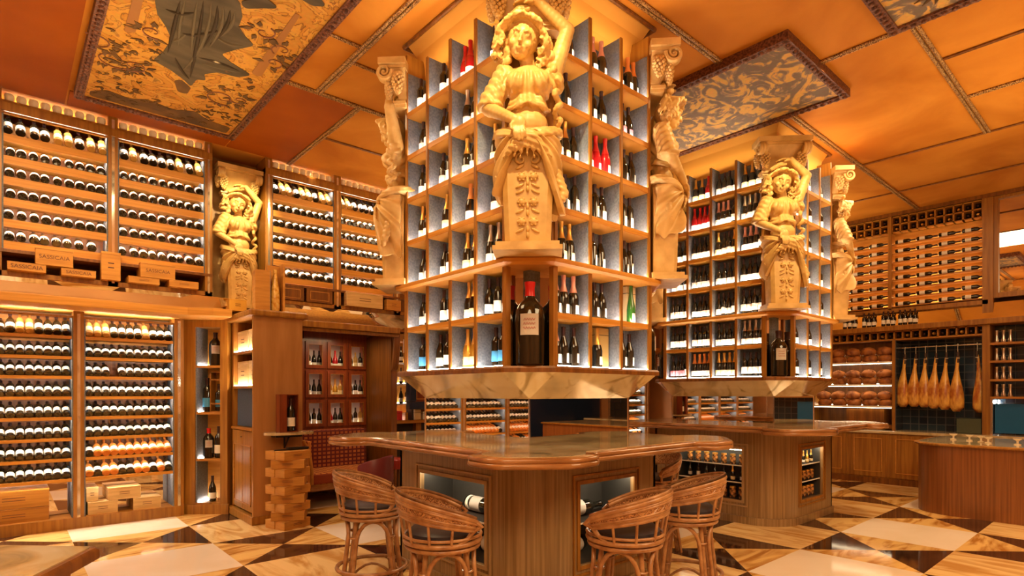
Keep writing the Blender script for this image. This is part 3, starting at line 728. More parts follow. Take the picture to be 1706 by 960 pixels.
limb(mb, [(-.175, -.07, 1.26), (-.275, -.13, 1.01), (-.085, -.272, .865)], [.062, .050, .034], 8)
limb(mb, [(.175, -.07, 1.27), (.272, -.10, 1.55), (.075, -.16, 1.715)], [.066, .050, .034], 8)
# hand resting on the sash: palm, four fingers, thumb
mb.sph((-.05, -.290, .835), (.044, .024, .048), 12, 8)
for k, (dx, L) in enumerate(((-.036, .075), (-.012, .088), (.012, .084), (.034, .066))):
    limb(mb, [(-.052+dx*.8, -.300, .80), (-.048+dx, -.315, .80-L*.55), (-.044+dx, -.308, .80-L)], [.0125, .0115, .010], 4)
limb(mb, [(-.085, -.285, .855), (-.108, -.305, .815), (-.104, -.312, .785)], [.014, .012, .010], 3)
# raised hand folded over the head
mb.sph((.02, -.165, 1.715), (.048, .036, .02), 12, 8)
for k, dy in enumerate((-.03, -.010, .010, .030)):
    L = (.075, .09, .085, .065)[k]
    limb(mb, [(-.01, -.165+dy, 1.718), (-.01-L*.55, -.168+dy, 1.712), (-.01-L, -.17+dy, 1.693)], [.0115, .0105, .009], 4)
limb(mb, [(.03, -.195, 1.70), (0, -.215, 1.69), (-.02, -.215, 1.68)], [.013, .011, .009], 3)
C_BODY = remeshed(mb, .0068, None, 1)
# bodice with a short gathered sleeve
mb = MB()
mb.sph((0, -.082, 1.18), (.170, .120, .135), 20, 14); mb.sph((0, -.075, 1.235), (.185, .10, .055), 18, 10)
for s in (-1, 1): mb.sph((s*.074, -.158, 1.168), (.072, .068, .072), 14, 10)
mb.sph((0, -.085, 1.04), (.138, .104, .09), 16, 10); mb.tube([(.145*math.cos(a), -.085+.108*math.sin(a), 1.005+.015*math.sin(3*a)) for a in [R(10*i) for i in range(36)]], .018, 8, closed=True)
limb(mb, [(-.165, -.07, 1.26), (-.262, -.10, 1.06)], [.080, .084], 8); mb.tube([(-.262+.075*math.cos(a), -.105+.075*math.sin(a), 1.03) for a in [R(15*i) for i in range(24)]], .018, 8, closed=True)
limb(mb, [(.165, -.07, 1.25), (.195, -.07, 1.20)], [.070, .060], 3)
def f_bod(c, n):
    if c.x < -.17: return .0055*math.sin(c.z*62+c.x*95+c.y*40)+.002*math.sin(c.z*130-c.x*60)
    d = math.atan2(c.x*1.0, (1.42-c.z))
    return .0075*math.sin(d*34+6*c.z)*smoothstep(1.26, 1.20, c.z)+.004*math.sin(c.z*150+abs(c.x)*70)*smoothstep(1.10, 1.02, c.z)
C_BOD = remeshed(mb, .008, f_bod)
# hair and garland of curls
mb = MB(); rr = random.Random(3)
mb.sph(H(0, .012, .012), (.108, .108, .128), 20, 14, rot=tilt)
for k in range(96):        # wavy locks swept from the parting back and down over both sides
    sd = -1 if k % 2 else 1; u = rr.random(); ph = rr.uniform(0, 6.28); pts = []
    st = Vector((sd*.006, -.095+.15*u, .105-.05*u*u)); L = rr.uniform(.75, 1.15)
    for i in range(13):
        q = i/12*L; an = q*1.75
        x = sd*(.012+.112*math.sin(min(an, 1.75))+.020*q); z = .112-.02*u-.235*(1-math.cos(min(an, 2.2)))*.62
        y = st.y*(1-.35*q)+.035*q
        x += sd*.012*math.sin(q*11+ph); y += .012*math.cos(q*13+ph); z += .008*math.sin(q*12+ph*2)
        if y < -.06 and abs(x) < .072 and z < .082: y = -.05
        pts.append(H(x, y, z))
    mb.tube(pts, [.0125]*12+[.005], 6)
for k in range(70):
    sd = -1 if k % 2 else 1; a = rr.uniform(0, 6.28)
    p = H(sd*rr.uniform(.098, .150), rr.uniform(-.05, .06), rr.uniform(-.13, .05)); r = rr.uniform(.014, .026)
    mb.tube([p+Vector((r*(1-i/14)*math.cos(a+i*.75), r*.5*math.sin(i*.75), r*(1-i/14)*math.sin(a+i*.75))) for i in range(14)], .0075, 5)
for k in range(34):
    q = k/33; mb.sph((.118+.06*q+.018*math.sin(q*20), -.11-.02*math.cos(q*17), 1.46-.26*q), .036-.014*q, 8, 6)
for k in range(22):
    q = k/21; mb.sph((-.140-.01*q+.014*math.sin(q*18), -.10-.02*math.cos(q*15), 1.47-.15*q), .034-.010*q, 8, 6)
for k in range(26):
    q = k/25; mb.sph((.205+.02*math.sin(q*16), -.10-.03*math.cos(q*21), 1.20-.32*q), .026-.008*q, 8, 6)
limb(mb, [(-.14, -.14, 1.62), (-.06, -.17, 1.66), (.0, -.17, 1.665)], [.022, .028, .02], 4)
C_HAIR = remeshed(mb, .0062, lambda c, n: .003*mnoise.noise(c*70), 1)
# drapery from the hips
def skirt_mesh():
    rings = []; NA, NZ = 150, 60
    for j in range(NZ+1):
        t = j/NZ; ring = []
        for i in range(NA):
            th = 2*math.pi*i/NA            # 0 = front (-y)
            a = math.atan2(math.sin(th), math.cos(th)); s = abs(a)
            zb = .70-.40*smoothstep(.20, 1.15, s)+(.07 if a < 0 else -.03)*smoothstep(.2, 1., s)+.02*math.sin(9*a)
            z = .80-(.80-zb)*t
            rx, ry = .222-.01*t, .185-.01*t
            x0 = rx*math.sin(th); y0 = -.085-ry*math.cos(th)
            if y0 > -.02: y0 = -.02
            phi = math.atan2(a*.20, max(.02, .84-z))       # folds radiate from the knot
            am = .008+.020*t
            f = am*(math.sin(phi*17+2*t)+.5*math.sin(phi*31+1))+.010*math.sin(a*6+t*7)*t
            k = Vector((math.sin(th), -math.cos(th), 0))
            flare = .035*math.sin(math.pi*min(1, s/1.6))*t
            ring.append((x0+k.x*(f+flare), min(y0+k.y*(f+flare), -.012), z))
        rings.append(ring)
    inner = [[(x*.86, -.07+(y+.07)*.86, z) for x, y, z in r] for r in rings[::-1]]
    m = MB(); m.loft(rings+inner, 0, cap=False); me = m.mesh('drapery', STONE, 70); return me
C_SK = skirt_mesh()
mb = MB()      # rolled sash, knot and the hanging curl
pts = []
for i in range(48):
    a = 2*math.pi*i/48; pts.append((.215*math.sin(a), -.085-.180*math.cos(a), .80+.04*abs(math.sin(a))-.03*math.cos(a)))
for k in range(5):
    mb.tube([(x+.016*math.cos(k*1.256+i*.5), y+.012*math.sin(k*1.256+i*.5), z+.026*math.sin(k*1.256+i*.5)) for i, (x, y, z) in enumerate(pts)], .015, 8, closed=True)
for k in range(9):
    a = (k-4)*.25; mb.tube([(.02*math.sin(a), -.265, .79), (.045*math.sin(a)*1.4, -.295, .745), (.09*math.sin(a)*1.5, -.280, .68), (.11*math.sin(a)*1.8, -.255, .61)], [.014, .018, .014, .006], 6)
limb(mb, [(.18, -.13, .62), (.225, -.14, .47), (.25, -.15, .40), (.235, -.17, .36), (.20, -.17, .38)], [.03, .035, .032, .026, .016], 5)
limb(mb, [(-.19, -.12, .66), (-.21, -.13, .56), (-.20, -.14, .50)], [.03, .03, .018], 4)
C_SASH = remeshed(mb, .0085, lambda c, n: .003*math.sin(c.z*160+c.x*60))
# shaft with carved ornament
mb = MB()
rings = []
for z, w, d in ((.06, .155, .20), (.10, .157, .205), (.45, .172, .215), (.66, .172, .20), (.80, .14, .15)):
    rings.append([(x, y, z) for x, y in fillet([(-w, 0.0), (-w, -d+.03), (-w+.035, -d), (w-.035, -d), (w, -d+.03), (w, 0)][::1], 0)])
mb.loft(rings)
C_SHAFT = mb.mesh('shaft', STONE, 25)
mb = MB(); mb.box(-.235, .235, -.27, .02, 0, .03); mb.box(-.215, .215, -.25, .02, .03, .06); C_PL = mb.mesh('plinth', STONE)
mb = MB()
def yf(z): return -.205-.010*(z-.1)/.35 if z < .45 else -.215
for s in (-1, 1):
    p, w = curl(s*.045, .62, .042, 1.1, R(90), -s, .010, 0, 16); mb.tube([(x, yf(z)-.006, z) for (x, z, _) in p], w, 6)
    for z in (.50, .33, .20):
        mb.sph((s*.040, yf(z)-.004, z), (.026, .018, .026), 12, 8)
        for k in range(6): a = k*1.047; mb.sph((s*.040+.024*math.cos(a), yf(z)-.006, z+.024*math.sin(a)), (.010, .010, .010), 6, 4)
    for z in (.57, .44, .40, .27, .14): mb.sph((s*.052, yf(z)-.002, z), (.034, .010, .011), 8, 5, rot=Matrix.Rotation(s*R(28), 3, 'Y'))
for z in (.46, .42, .30, .26, .15, .11): mb.sph((0, yf(z)-.004, z), (.012, .012, .024), 8, 5)
C_ORN = mb.mesh('carving', STONE, 60)
# capital
mb = MB(); mb.box(-.30, .30, -.20, .04, 1.925, 1.98); mb.box(-.27, .27, -.17, .04, 1.90, 1.925); C_AB = mb.mesh('abacus', STONE)
mb = MB(); rings = []
for z, w, d in ((1.60, .12, .03), (1.66, .19, .04), (1.72, .185, .06), (1.80, .21, .09), (1.90, .26, .15)):
    rings.append([(-w, .03, z), (-w, -d, z), (w, -d, z), (w, .03, z)])
mb.loft(rings); mb.box(-.235, .235, -.09, .03, 1.60, 1.625); mb.box(-.22, .22, -.075, .03, 1.575, 1.60); C_BELL = mb.mesh('capital_bell', STONE, 30)
mb = MB()
for k in range(2): mb.tube([(-.0, -.0, 0)]*2, .001, 3)
vol = MB(); p, w = curl(0, 0, .070, 1.7, R(80), 1, .022, 0, 34)
for off in (-.03, 0, .03): vol.tube([(off, y, x) for (x, y, _) in p], w, 6)
vol.sph((0, 0, 0), (.05, .018, .018), 8, 6); C_VOL = vol.mesh('volute', STONE, 60)
gr = MB(); rg = random.Random(5)
for k in range(46):
    q = k/46; a = k*2.4; r = .050*math.sqrt(max(0, 1-abs(q*1.5-.5)))*.95
    gr.sph((r*math.cos(a), r*.6*math.sin(a), -.16*q), .0155, 7, 5)
for a in (-.6, 0, .6): gr.sph((.03*math.sin(a)*1.6, -.01, .01), (.035, .012, .02), 8, 5, rot=Matrix.Rotation(a, 3, 'Y'))
C_GRAPE = gr.mesh('grape_cluster', STONE, 60)
def caryatid(loc, rz, lab, sc=1.):
    t = thing('caryatid_statue', lab, 'statue', loc, R(rz), 'gilded plaster caryatids'); t.scale = (sc, sc, sc)
    fig = link('figure', C_BODY, t)
    link('bodice', C_BOD, fig); link('hair', C_HAIR, fig)
    d = link('drapery', C_SK, t); link('sash', C_SASH, d)
    s = link('shaft', C_SHAFT, t); link('carved_ornament', C_ORN, s); link('plinth', C_PL, t)
    c = link('capital', C_BELL, t); link('abacus', C_AB, c)
    for sx in (-1, 1):
        link('volute', C_VOL, c, (sx*.245, -.15, 1.865)); link('grape_cluster', C_GRAPE, c, (sx*.205, -.125, 1.80)); link('grape_cluster', C_GRAPE, c, (sx*.262, -.03, 1.84), (0, 0, R(90)))
    return t
for T, who in ((T1, 'near'), (T2, 'far')):
    caryatid((T[0]+.10, T[1]+.10, 2.556), -45, 'spotlit caryatid at the front corner of the %s bottle tower' % who)
    caryatid((T[0]+.10, T[1]+YE-.10, 2.556), -135, 'caryatid in profile at the left corner of the %s bottle tower' % who)
    caryatid((T[0]+XE-.10, T[1]+.10, 2.556), 45, 'caryatid in profile at the right corner of the %s bottle tower' % who)
caryatid((2.36, 8.30, 2.72), 0, 'caryatid against the left wall between the upper bottle racks', .95)
# ------------------------------------------------------------------ wicker bar stools (front = +x towards the bar)
def stool():
    t = thing('wicker_bar_stool', '', 'stool')
    SZ = .70; rs = .215
    mb = MB().lathe([(0, 0), (rs-.02, 0), (rs, .02), (rs, .05), (rs-.025, .07), (0, .075)], 28); mb.build('seat_cushion', SEATM, t, 40).location = (0, 0, SZ)
    ring = MB()
    for z, r, w in ((SZ-.005, .232, .016), (SZ-.04, .222, .015), (SZ+.028, .238, .010)): ring.tube([(r*math.cos(a), r*math.sin(a), z) for a in [R(10*i) for i in range(36)]], w, 8, closed=True)
    ring.build('seat_ring', RATT, t, 50)
    # wrap-around back rail: angle a measured from -x (back)
    n = 40; span = R(125)
    def rail(q, v):      # q in -1..1 around, v 0..1 bottom to top
        a = q*span; top = .985-.150*abs(q)**1.8; bot = .865-.085*abs(q)**1.6
        z = bot+(top-bot)*v; r = .262+.018*v+.012*math.sin(v*math.pi)
        return Vector((-r*math.cos(a)+.0, r*math.sin(a)*1.02, z))
    wv = MB(); outer = []; rows = 7
    for v in range(rows): outer.append([rail(-1+2*i/n, v/(rows-1)) for i in range(n+1)])
    inn = [[p-Vector((p.x, p.y, 0)).normalized()*.014 for p in r] for r in outer]
    wv.loft([ [*a] for a in outer]+inn[::-1]+[outer[0]], 0, cap=False, closed=False); bw = wv.build('woven_back', RATTW, t, 50)
    rl = MB()
    for v, w in ((1, .017), (.0, .014), (.90, .009), (.80, .009), (.70, .009), (.12, .008), (.22, .008), (.32, .008)):
        rl.tube([rail(-1+2*i/n, v)+Vector((0, 0, 0)) for i in range(n+1)], w, 8)
    for k in range(2): rl.tube([rail(-1+2*i/n, 1)+Vector((0, 0, .02+.0*k)) for i in range(n+1)], .012, 8)
    for q in (-1, 1): rl.tube([rail(q, 1), rail(q, .5)+Vector((.03, 0, 0)), rail(q, 0), Vector((.12, q*.20, SZ+.03)), Vector((.06, q*.225, SZ))], [.017, .018, .016, .014, .012], 8)
    rl.build('back_rail', RATT, t, 50)
    wr = MB()
    for i in range(-9, 10):
        q = i/10
        for s in (-.03, .03): wr.tube([rail(q+s, .32)*1.006, rail(q, .5)*1.008, rail(q-s, .70)*1.006], .0045, 5)
    wr.build('back_lattice', RATT, bw, 50)
    for k in range(7):
        q = (-.75+.25*k); p = rail(q, 0); a = q*span
        MB().tube([p, Vector((-.236*math.cos(a), .236*math.sin(a), SZ+.0))], .009, 8).build('spindle', RATT, t, 50)
    # four legs, each a double cane with an arch
    for k in range(4):
        a = R(45+90*k); c, s = math.cos(a), math.sin(a)
        tp = Vector((.165*c, .165*s, SZ-.03)); ft = Vector((.255*c, .255*s, .0))
        L = MB().tube([tp, ft], .0165, 8).build('leg', RATT, t, 50)
        for zz in (.27, .52):
            cc = tp.lerp(ft, (SZ-.03-zz)/(SZ-.03)); MB().tube([cc+Vector((.030*math.cos(b), .030*math.sin(b), 0)) for b in [R(30*i) for i in range(12)]], .007, 6, closed=True).build('cane_binding', RATT, L, 50)
        # bent cane running from foot to foot as an inverted U
        P = []
        for i in range(25):
            u = i/24
            if u < .30: an, z = 9+u*8, .0+(.50)*(u/.30)
            elif u > .70: an, z = 81-(1-u)*8, .50*((1-u)/.30)
            else:
                b = math.pi*(u-.30)/.40; an, z = 45-33.6*math.cos(b), .50+.145*math.sin(b)
            rr2 = .29-.10*z/.65
            q = R(45+90*k+an); P.append((rr2*math.cos(q), rr2*math.sin(q), z))
        MB().tube(P, .0145, 8).build('leg_arch', RATT, t, 50)
    fr = MB(); f2 = MB()
    ang = [R(45+90*k) for k in range(4)]
    z = .27; rf = .262
    fr.tube([(rf*math.cos(b), rf*math.sin(b), z) for b in [R(10*i) for i in range(36)]], .0155, 8, closed=True)
    fr.build('foot_ring', RATT, t, 50)
    for k in range(4):
        a = ang[k]; a2 = ang[(k+1) % 4]; P0 = Vector((.27*math.cos(a), .27*math.sin(a), .10)); P1 = Vector((.27*math.cos(a2), .27*math.sin(a2), .10)); f2 = MB()
        f2.tube([P0.lerp(P1, i/8)+Vector((0, 0, .13*math.sin(math.pi*i/8))) for i in range(9)], .010, 8); f2.build('stretcher', RATT, t, 50)
    return t
ST = stool(); st_tree = tree(ST)
STL = [(2.13, 4.05, -26, 'wicker bar stool farthest left, beside the checked sofa'), (2.05, 2.98, -26, 'wicker bar stool in front of the near bar left case'),
       (2.94, 2.26, 116, 'wicker bar stool in front of the near bar right case'), (3.82, 2.38, 116, 'wicker bar stool right of centre, half hidden by another stool'),
       (4.92, 3.45, 180, 'dark wicker bar stool mostly hidden behind the near bar')]
for i, (x, y, rz, lab) in enumerate(STL):
    o = ST if i == 0 else copytree(st_tree)
    o.location = (x, y, 0); o.rotation_euler = (0, 0, R(rz)); o['label'] = lab; o['group'] = 'wicker stools at the near bar'
# ------------------------------------------------------------------ left wall: racks (built along world x, depth along +y)
def rackbox(name, lab, x0, x1, yf, dep, zs, ztop, zbot, fascia, group, cat='wine rack', lining=WOODD):
    t = thing(name, lab, cat, (x0, yf, 0), 0, group); w = x1-x0
    B(0, w, dep-.02, dep, zbot, zs[-1]-.05).build('back_panel', lining, t); B(0, w, dep-.02, dep, zs[-1]-.05, ztop).build('back_panel', WOODO, t)  # dim rows get dark wood, lit top row orange: light put into colour
    B(-.001, .014, .0, dep, zbot, ztop).build('side_lining', BLUEW, t); B(w-.014, w+.001, .0, dep, zbot, ztop).build('side_lining', BLUEW, t)
    if zbot < 1: B(.02, w-.02, dep-.03, dep-.02, zbot+.02, zs[0]-.04).build('mirror_back', MIR, t); B(0, w, 0, dep, zbot, zbot+.012).build('base_board', WOODR, t)
    for k, z in enumerate(zs):
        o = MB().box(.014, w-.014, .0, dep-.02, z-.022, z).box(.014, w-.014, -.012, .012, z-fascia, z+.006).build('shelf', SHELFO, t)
        B(.02, w-.02, .018, .026, z-fascia+.006, z-fascia+.014).build('led_strip', LEDW, o)
    B(.02, w-.02, .018, .026, ztop-.012, ztop-.004).build('led_strip', LEDW, t); B(.0, w, -.008, .010, ztop-.022, ztop+.0).build('light_lip', WOOD, t)
    return t
def posts(x0, x1, yf, z0, z1, lab, group=None):
    t = thing('rack_post', lab, 'post', (x0, yf, 0), 0, group); w = x1-x0
    B(0, w, -.02, .35, z0, z1).build('post_body', WOOD, t)
    if w > .07: B(w*.35, w*.65, -.024, -.018, z0+.03, z1-.03).build('mirror_strip', MIRO, t)
    return t
ZL = [.585, .825, 1.065, 1.31, 1.55, 1.79, 2.02, 2.26]
ZU = [3.20, 3.43, 3.655, 3.88, 4.10, 4.33]
SL = {}; mats_l = []
def slots_for():
    slots = {}; ms = []
    for t in TYPES:
        s = []
        for m in (TYPES[t][1], TYPES[t][2], TYPES[t][3]):
            if m not in ms: ms.append(m)
            s.append(ms.index(m))
        slots[t] = s
    return slots, ms
SLOTS, MSL = slots_for()
def row_types(r, n, far=False):
    rr_ = random.Random(r*13+n)
    if r == 0: return [rr_.choice('qqcqw') for _ in range(n)]
    if r == 1: return [rr_.choice('qqcwq') for _ in range(n)]
    return [rr_.choice('ddddwwk' if not far else 'ddw') for _ in range(n)]
def racked_T(x, y, z, lean=60): return Matrix.Translation((x, y, z)) @ Matrix.Rotation(R(-lean), 4, 'X')
lower = [(-3.56, -2.62), (-2.52, -1.58), (-1.48, -.52)]
mass = MB(); massn = 0
LOWLAB = ['far left lower rack, wooden cases below, cut by the picture edge', 'lower wine rack beside the tall bottle niche']
secs = [(-.42, .609), (.712, 1.652)]
for k, (x0, x1) in enumerate(lower): rackbox('wine_rack', 'lower wine rack %s of those outside the picture on the left' % ORD[k], x0, x1, 8.5, .34, ZL, 2.50, .12, .03, 'lower wine racks')
for k, (x0, x1) in enumerate(secs): rackbox('wine_rack', LOWLAB[k], x0, x1, 8.5, .34, ZL, 2.50, .12, .03, 'lower wine racks')
far = [(8.9, 9.85), (9.95, 10.9), (11.0, 11.85)]
for k, (x0, x1) in enumerate(far): rackbox('wine_rack', 'distant lower wine rack seen between the two towers, %s from the corner' % ORD[2-k], x0, x1, 8.5, .34, ZL, 2.50, .12, .03, 'lower wine racks')
for (x0, x1) in lower+far:
    for r, z in enumerate(ZL):
        n = 11; tt = row_types(r, n, True)
        for k in range(n): bottle_into(mass, tt[k], racked_T(x0+.06+k*(x1-x0-.12)/(n-1), 8.56, z+.034), SLOTS)
for k, (x0, x1) in enumerate(secs):
    nm = ('far left lower rack', 'lower rack by the niche')[k]
    for r, z in enumerate(ZL):
        n = 7 if k == 0 else 11
        tt = row_types(r, n)
        if k == 0: tt = [rnd.choice('dddw') for _ in range(n)]
        if r == 7: tt = [rnd.choice('duduw') for _ in range(n)]
        for q in range(n):
            x = (.05+q*.083) if k == 0 else x0+.055+q*(x1-x0-.11)/(n-1)
            if k == 1 and ((r == 5 and q == 3)): continue
            put_racked(tt[q], (x, 8.535, z+.036), '%s, %s from left in %s row down, %s' % (TYPES[tt[q]][4], ORD[q], ORD[7-r], nm), 'bottles in the lower racks', lean=47 if r == 7 else 62)
    if k == 0:
        for r, z in enumerate(ZL):
            for q in range(5): bottle_into(mass, 'd', racked_T(-.033-q*.083, 8.56, z+.034), SLOTS)
POSTL = [(-.52, -.42), (.609, .712), (1.652, 1.76), (-1.58, -1.48), (-2.62, -2.52), (9.85, 9.95), (10.9, 11.0), (8.8, 8.9), (11.85, 12.0)]
for k, (x0, x1) in enumerate(POSTL):
    lab = 'oak post with a mirror strip %s' % ('outside the picture left', 'between the two lower racks at left', 'beside the tall bottle niche')[k] if k < 3 else 'slim oak post %s' % ('far outside the picture', 'farthest outside the picture', 'between distant racks', 'between distant racks by the corner', 'left of the distant racks', 'in the distant corner')[k-3]
    posts(x0, x1, 8.5, 0, 2.56, lab, 'oak posts of the lower racks')
struct(B(XW0, 1.76, 8.47, 8.6, 0, .13).build('baseboard_left', WOOD)); struct(B(8.8, 12.2, 8.47, 8.6, 0, .13).build('baseboard_far', WOOD))
tag(MB().prism([(XW0, 7.99), (1.70, 7.99), (1.96, 7.86), (2.18, 7.86), (2.18, 8.9), (XW0, 8.9)], 2.56, 2.66).build('rack_cornice', SHELFO, None, bevel=.012), 'long oak ledge running above the lower racks', 'ledge')
tag(B(8.8, 12.4, 8.0, 8.9, 2.56, 2.66).build('rack_cornice', WOODR), 'distant oak ledge above the racks in the far corner', 'ledge')
# frieze of sloped mirror above the ledge
def mirror_strip(name, lab, x0, x1, y0, z0, y1, z1, m=MIR):
    o = MB().add([(x0, y0, z0), (x1, y0, z0), (x1, y1, z1), (x0, y1, z1), (x0, y0+.02, z0), (x1, y0+.02, z0), (x1, y1+.02, z1), (x0, y1+.02, z1)],
        [(0, 1, 2, 3), (7, 6, 5, 4), (0, 4, 5, 1), (1, 5, 6, 2), (2, 6, 7, 3), (3, 7, 4, 0)]).build(name, m)
    return tag(o, lab, 'mirror')
mirror_strip('mirror_frieze', 'long mirror strip above the ledge over the lower racks', XW0, 2.3, 8.22, 2.66, 8.14, 2.84)
mirror_strip('mirror_frieze', 'mirror strip above the sofa alcove', 2.75, 6.6, 8.22, 2.585, 8.14, 2.86)
# upper racks
UP = [(-1.5, -.09, 0), (-.02, .902, 1), (.995, 1.917, 1), (2.752, 3.638, 1), (3.741, 4.63, 0)]
UPN = ['upper rack outside the picture', 'far left upper rack', 'upper rack left of statue', 'upper rack right of statue', 'upper rack beside near tower']
for k, (x0, x1, ind) in enumerate(UP):
    rackbox('wine_rack', UPN[k]+', lit shelves of leaning bottles', x0, x1, 8.1, .34, ZU, 4.57, 3.12, .075, 'upper wine racks')
    for r, z in enumerate(ZU):
        n = int(round((x1-x0-.05)/.098))
        jr = random.Random(k*50+r)
        for q in range(n):
            x = x0+.06+q*(x1-x0-.12)/(n-1)+jr.uniform(-.012, .012)
            t_ = jr.choice('ddwdk') if r < 5 else jr.choice('udwu')
            if r == 0 and k == 1 and q == n-1: continue
            if ind: put_racked(t_, (x, 8.115, z+.046), '%s, %s from left in %s row down, %s' % (TYPES[t_][4], ORD[q], ORD[5-r], UPN[k]), 'bottles in the upper racks', lean=42 if r == 5 else 63)
            else: bottle_into(mass, t_, racked_T(x, 8.115, z+.046, 42 if r == 5 else 63), SLOTS)
    # glass top strip
    tb = thing('glassware_shelf', 'lit glassware strip above the %s' % UPN[k], 'shelf', (x0, 8.1, 0), 0, 'glassware strips under the ceiling')
    w = x1-x0
    B(0, w, -.01, .30, 4.66, 4.69).build('shelf_board', WOOD, tb); B(0, w, .28, .30, 4.69, ZC).build('back_panel', BLUEW, tb); B(.02, w-.02, .25, .262, 4.70, 4.71).build('led_strip', LEDG, tb)
gg = MB().lathe([(0, 0), (.034, 0), (.042, .03), (.046, .06), (.038, .085), (.0, .09)], 12).mesh('bowl', PALEG, 50)
for k, (x0, x1, ind) in enumerate(UP[1:]):
    for q in range(9):
        o = link('glass_bowl', gg, None, (x0+.06+q*(x1-x0-.12)/8, 8.15, 4.692)); tag(o, 'pale glass bowl, %s from left, on ceiling strip over %s' % (ORD[q], UPN[k+1]), 'bowl', 'glass bowls under the ceiling')
massobj = mass.build('racked_bottles', MSL, None, 40); tag(massobj, 'remaining racked bottles in the distant and hidden wine racks', 'bottles', kind='stuff')
for k, (x0, x1, nm) in enumerate([(-.09, -.02, 'at the far left'), (.902, .995, 'between two left upper racks'), (1.917, 2.0, 'left of the wall caryatid'), (2.66, 2.752, 'right of the wall caryatid'), (3.638, 3.741, 'between two racks near the tower'), (4.63, 4.74, 'beside the near tower')]):
    posts(x0, x1, 8.1, 2.84, ZC, 'tall oak post of the upper racks, %s' % nm, 'upper rack posts')
for (x0, x1, s) in ((-1.5, 2.0, 'left of'), (2.66, 6.6, 'right of')):
    tag(B(x0, x1, 8.07, 8.2, 4.575, 4.66).build('rack_rail', WOOD), 'horizontal oak rail under the ceiling, %s the wall caryatid' % s, 'rail')
    tag(B(x0, x1, 8.08, 8.5, 2.84, 2.89).build('case_shelf', WOOD), 'oak shelf holding wine cases, %s the wall caryatid' % s, 'shelf')
    tag(B(x0, x1, 8.07, 8.42, 3.085, 3.118).build('rack_base_board', WOODD), 'dark board under the upper racks, %s the wall caryatid' % s, 'board')
struct(B(1.95, 2.70, 8.55, 8.6, 2.66, ZC).build('trim_91', mat_noise('gilded_niche', (.25, .12, .03), (.50, .30, .10), (4, 4, 4), rough=.5)))
tag(B(4.74, 6.6, 8.1, 8.5, 2.89, ZC).build('panelled_screen', WOODD), 'dark panelled upper wall section hidden behind the near tower', 'panel')
# ------------------------------------------------------------------ wooden wine cases
def crate(cx, cy, z, w, d, h, lab, m=WOODO, text=None, rz=0, group='wooden wine cases', tsize=None, mark=True):
    t = thing('wine_case', lab, 'crate', (cx, cy, z), R(rz), group)
    B(-w/2, w/2, -d/2, d/2, 0, h*.9).build('case_body', m, t, bevel=.003)
    B(-w/2-.002, w/2+.002, -d/2-.002, d/2+.002, h*.9+.001, h).build('case_lid', m, t, bevel=.002)
    if text:
        c = bpy.data.curves.new('t', 'FONT'); c.body = text; c.size = tsize or h*.42; c.align_x = 'CENTER'; c.align_y = 'CENTER'; c.extrude = .0006; c.materials.append(INK)
        tmp = link('tmp', c); me = bpy.data.meshes.new_from_object(tmp.evaluated_get(bpy.context.evaluated_depsgraph_get())); bpy.data.objects.remove(tmp)
        link('lettering', me, t, (0, -d/2-.0015, h*.48), (R(90), 0, 0))
    elif mark:
        mb = MB()
        for k in range(2): mb.box(-w*.16, w*.16, -d/2-.0015, -d/2, h*(.42+.16*k), h*(.46+.16*k))
        mb.build('burnt_mark', INK, t)
    return t
def crate_px(p0, p1, ytop, ybot, Y, lab, **k):
    pc = (p0+p1)/2; x0, _ = onY(p0, 400, Y); x1, _ = onY(p1, 400, Y); _, zt = onY(pc, ytop, Y); _, zb = onY(pc, ybot, Y)
    if 'zb' in k: zb = k.pop('zb')
    d = k.pop('d', .2)
    return crate((x0+x1)/2, Y+d/2, zb, x1-x0, d, zt-zb, lab, **k)
S = 'SASSICAIA'
crate_px(12, 77, 438, 466, 7.98, 'orange wine case with dark lettering, lower left of three lettered cases', zb=2.89, text=S, d=.3, tsize=.058)
crate_px(102, 160, 449, 470, 7.98, 'orange wine case with dark lettering, lower right of three lettered cases', zb=2.89, text=S, d=.3, tsize=.05)
crate_px(59, 122, 415, 443, 7.98, 'orange lettered wine case bridging the two lettered cases below it', text=S, d=.3, tsize=.058)
crate_px(169, 201, 420, 470, 7.98, 'upright plain wine case at the foot of the left rack post', zb=2.89, d=.12)
crate_px(-60, 0, 440, 468, 8.0, 'orange wine case cut by the left picture edge', zb=2.89, d=.3)
crate_px(214, 266, 462, 480, 7.98, 'low wine case, left of the pair under a lettered case', zb=2.89, d=.28)
crate_px(282, 331, 468, 485, 7.98, 'low wine case, right of the pair under a lettered case', zb=2.89, d=.28)
crate_px(234, 292, 440, 464, 7.98, 'lettered orange wine case resting across two low cases', text=S, d=.28, tsize=.055)
crate_px(578, 638, 489, 521, 8.0, 'large pale wine case with printed lines beneath the upper rack by the tower', zb=2.89, m=WOODL, d=.1)
crate_px(645, 668, 500, 526, 8.0, 'small wine case half hidden behind the near tower', zb=2.89, d=.1)
crate(.08, 8.72, .13, .62, .34, .16, 'long dark wooden case at floor level, bottom of far left rack pair', m=WOODR)
crate(.08, 8.72, .295, .62, .34, .20, 'long dark wooden case lying on another in far left rack', m=WOODR)
crate(.90, 8.66, .13, .30, .26, .15, 'pale pine case bottom left under the niche side rack', m=WOODL)
crate(1.36, 8.66, .13, .30, .26, .15, 'pale pine case bottom right under the niche side rack', m=WOODL)
crate(1.12, 8.66, .285, .34, .26, .15, 'pale pine case resting across two pale cases in lower rack', m=WOODL)
crate(.80, 8.70, .285, .12, .22, .17, 'narrow grey pine case beside the stacked pale cases', m=WOODL)
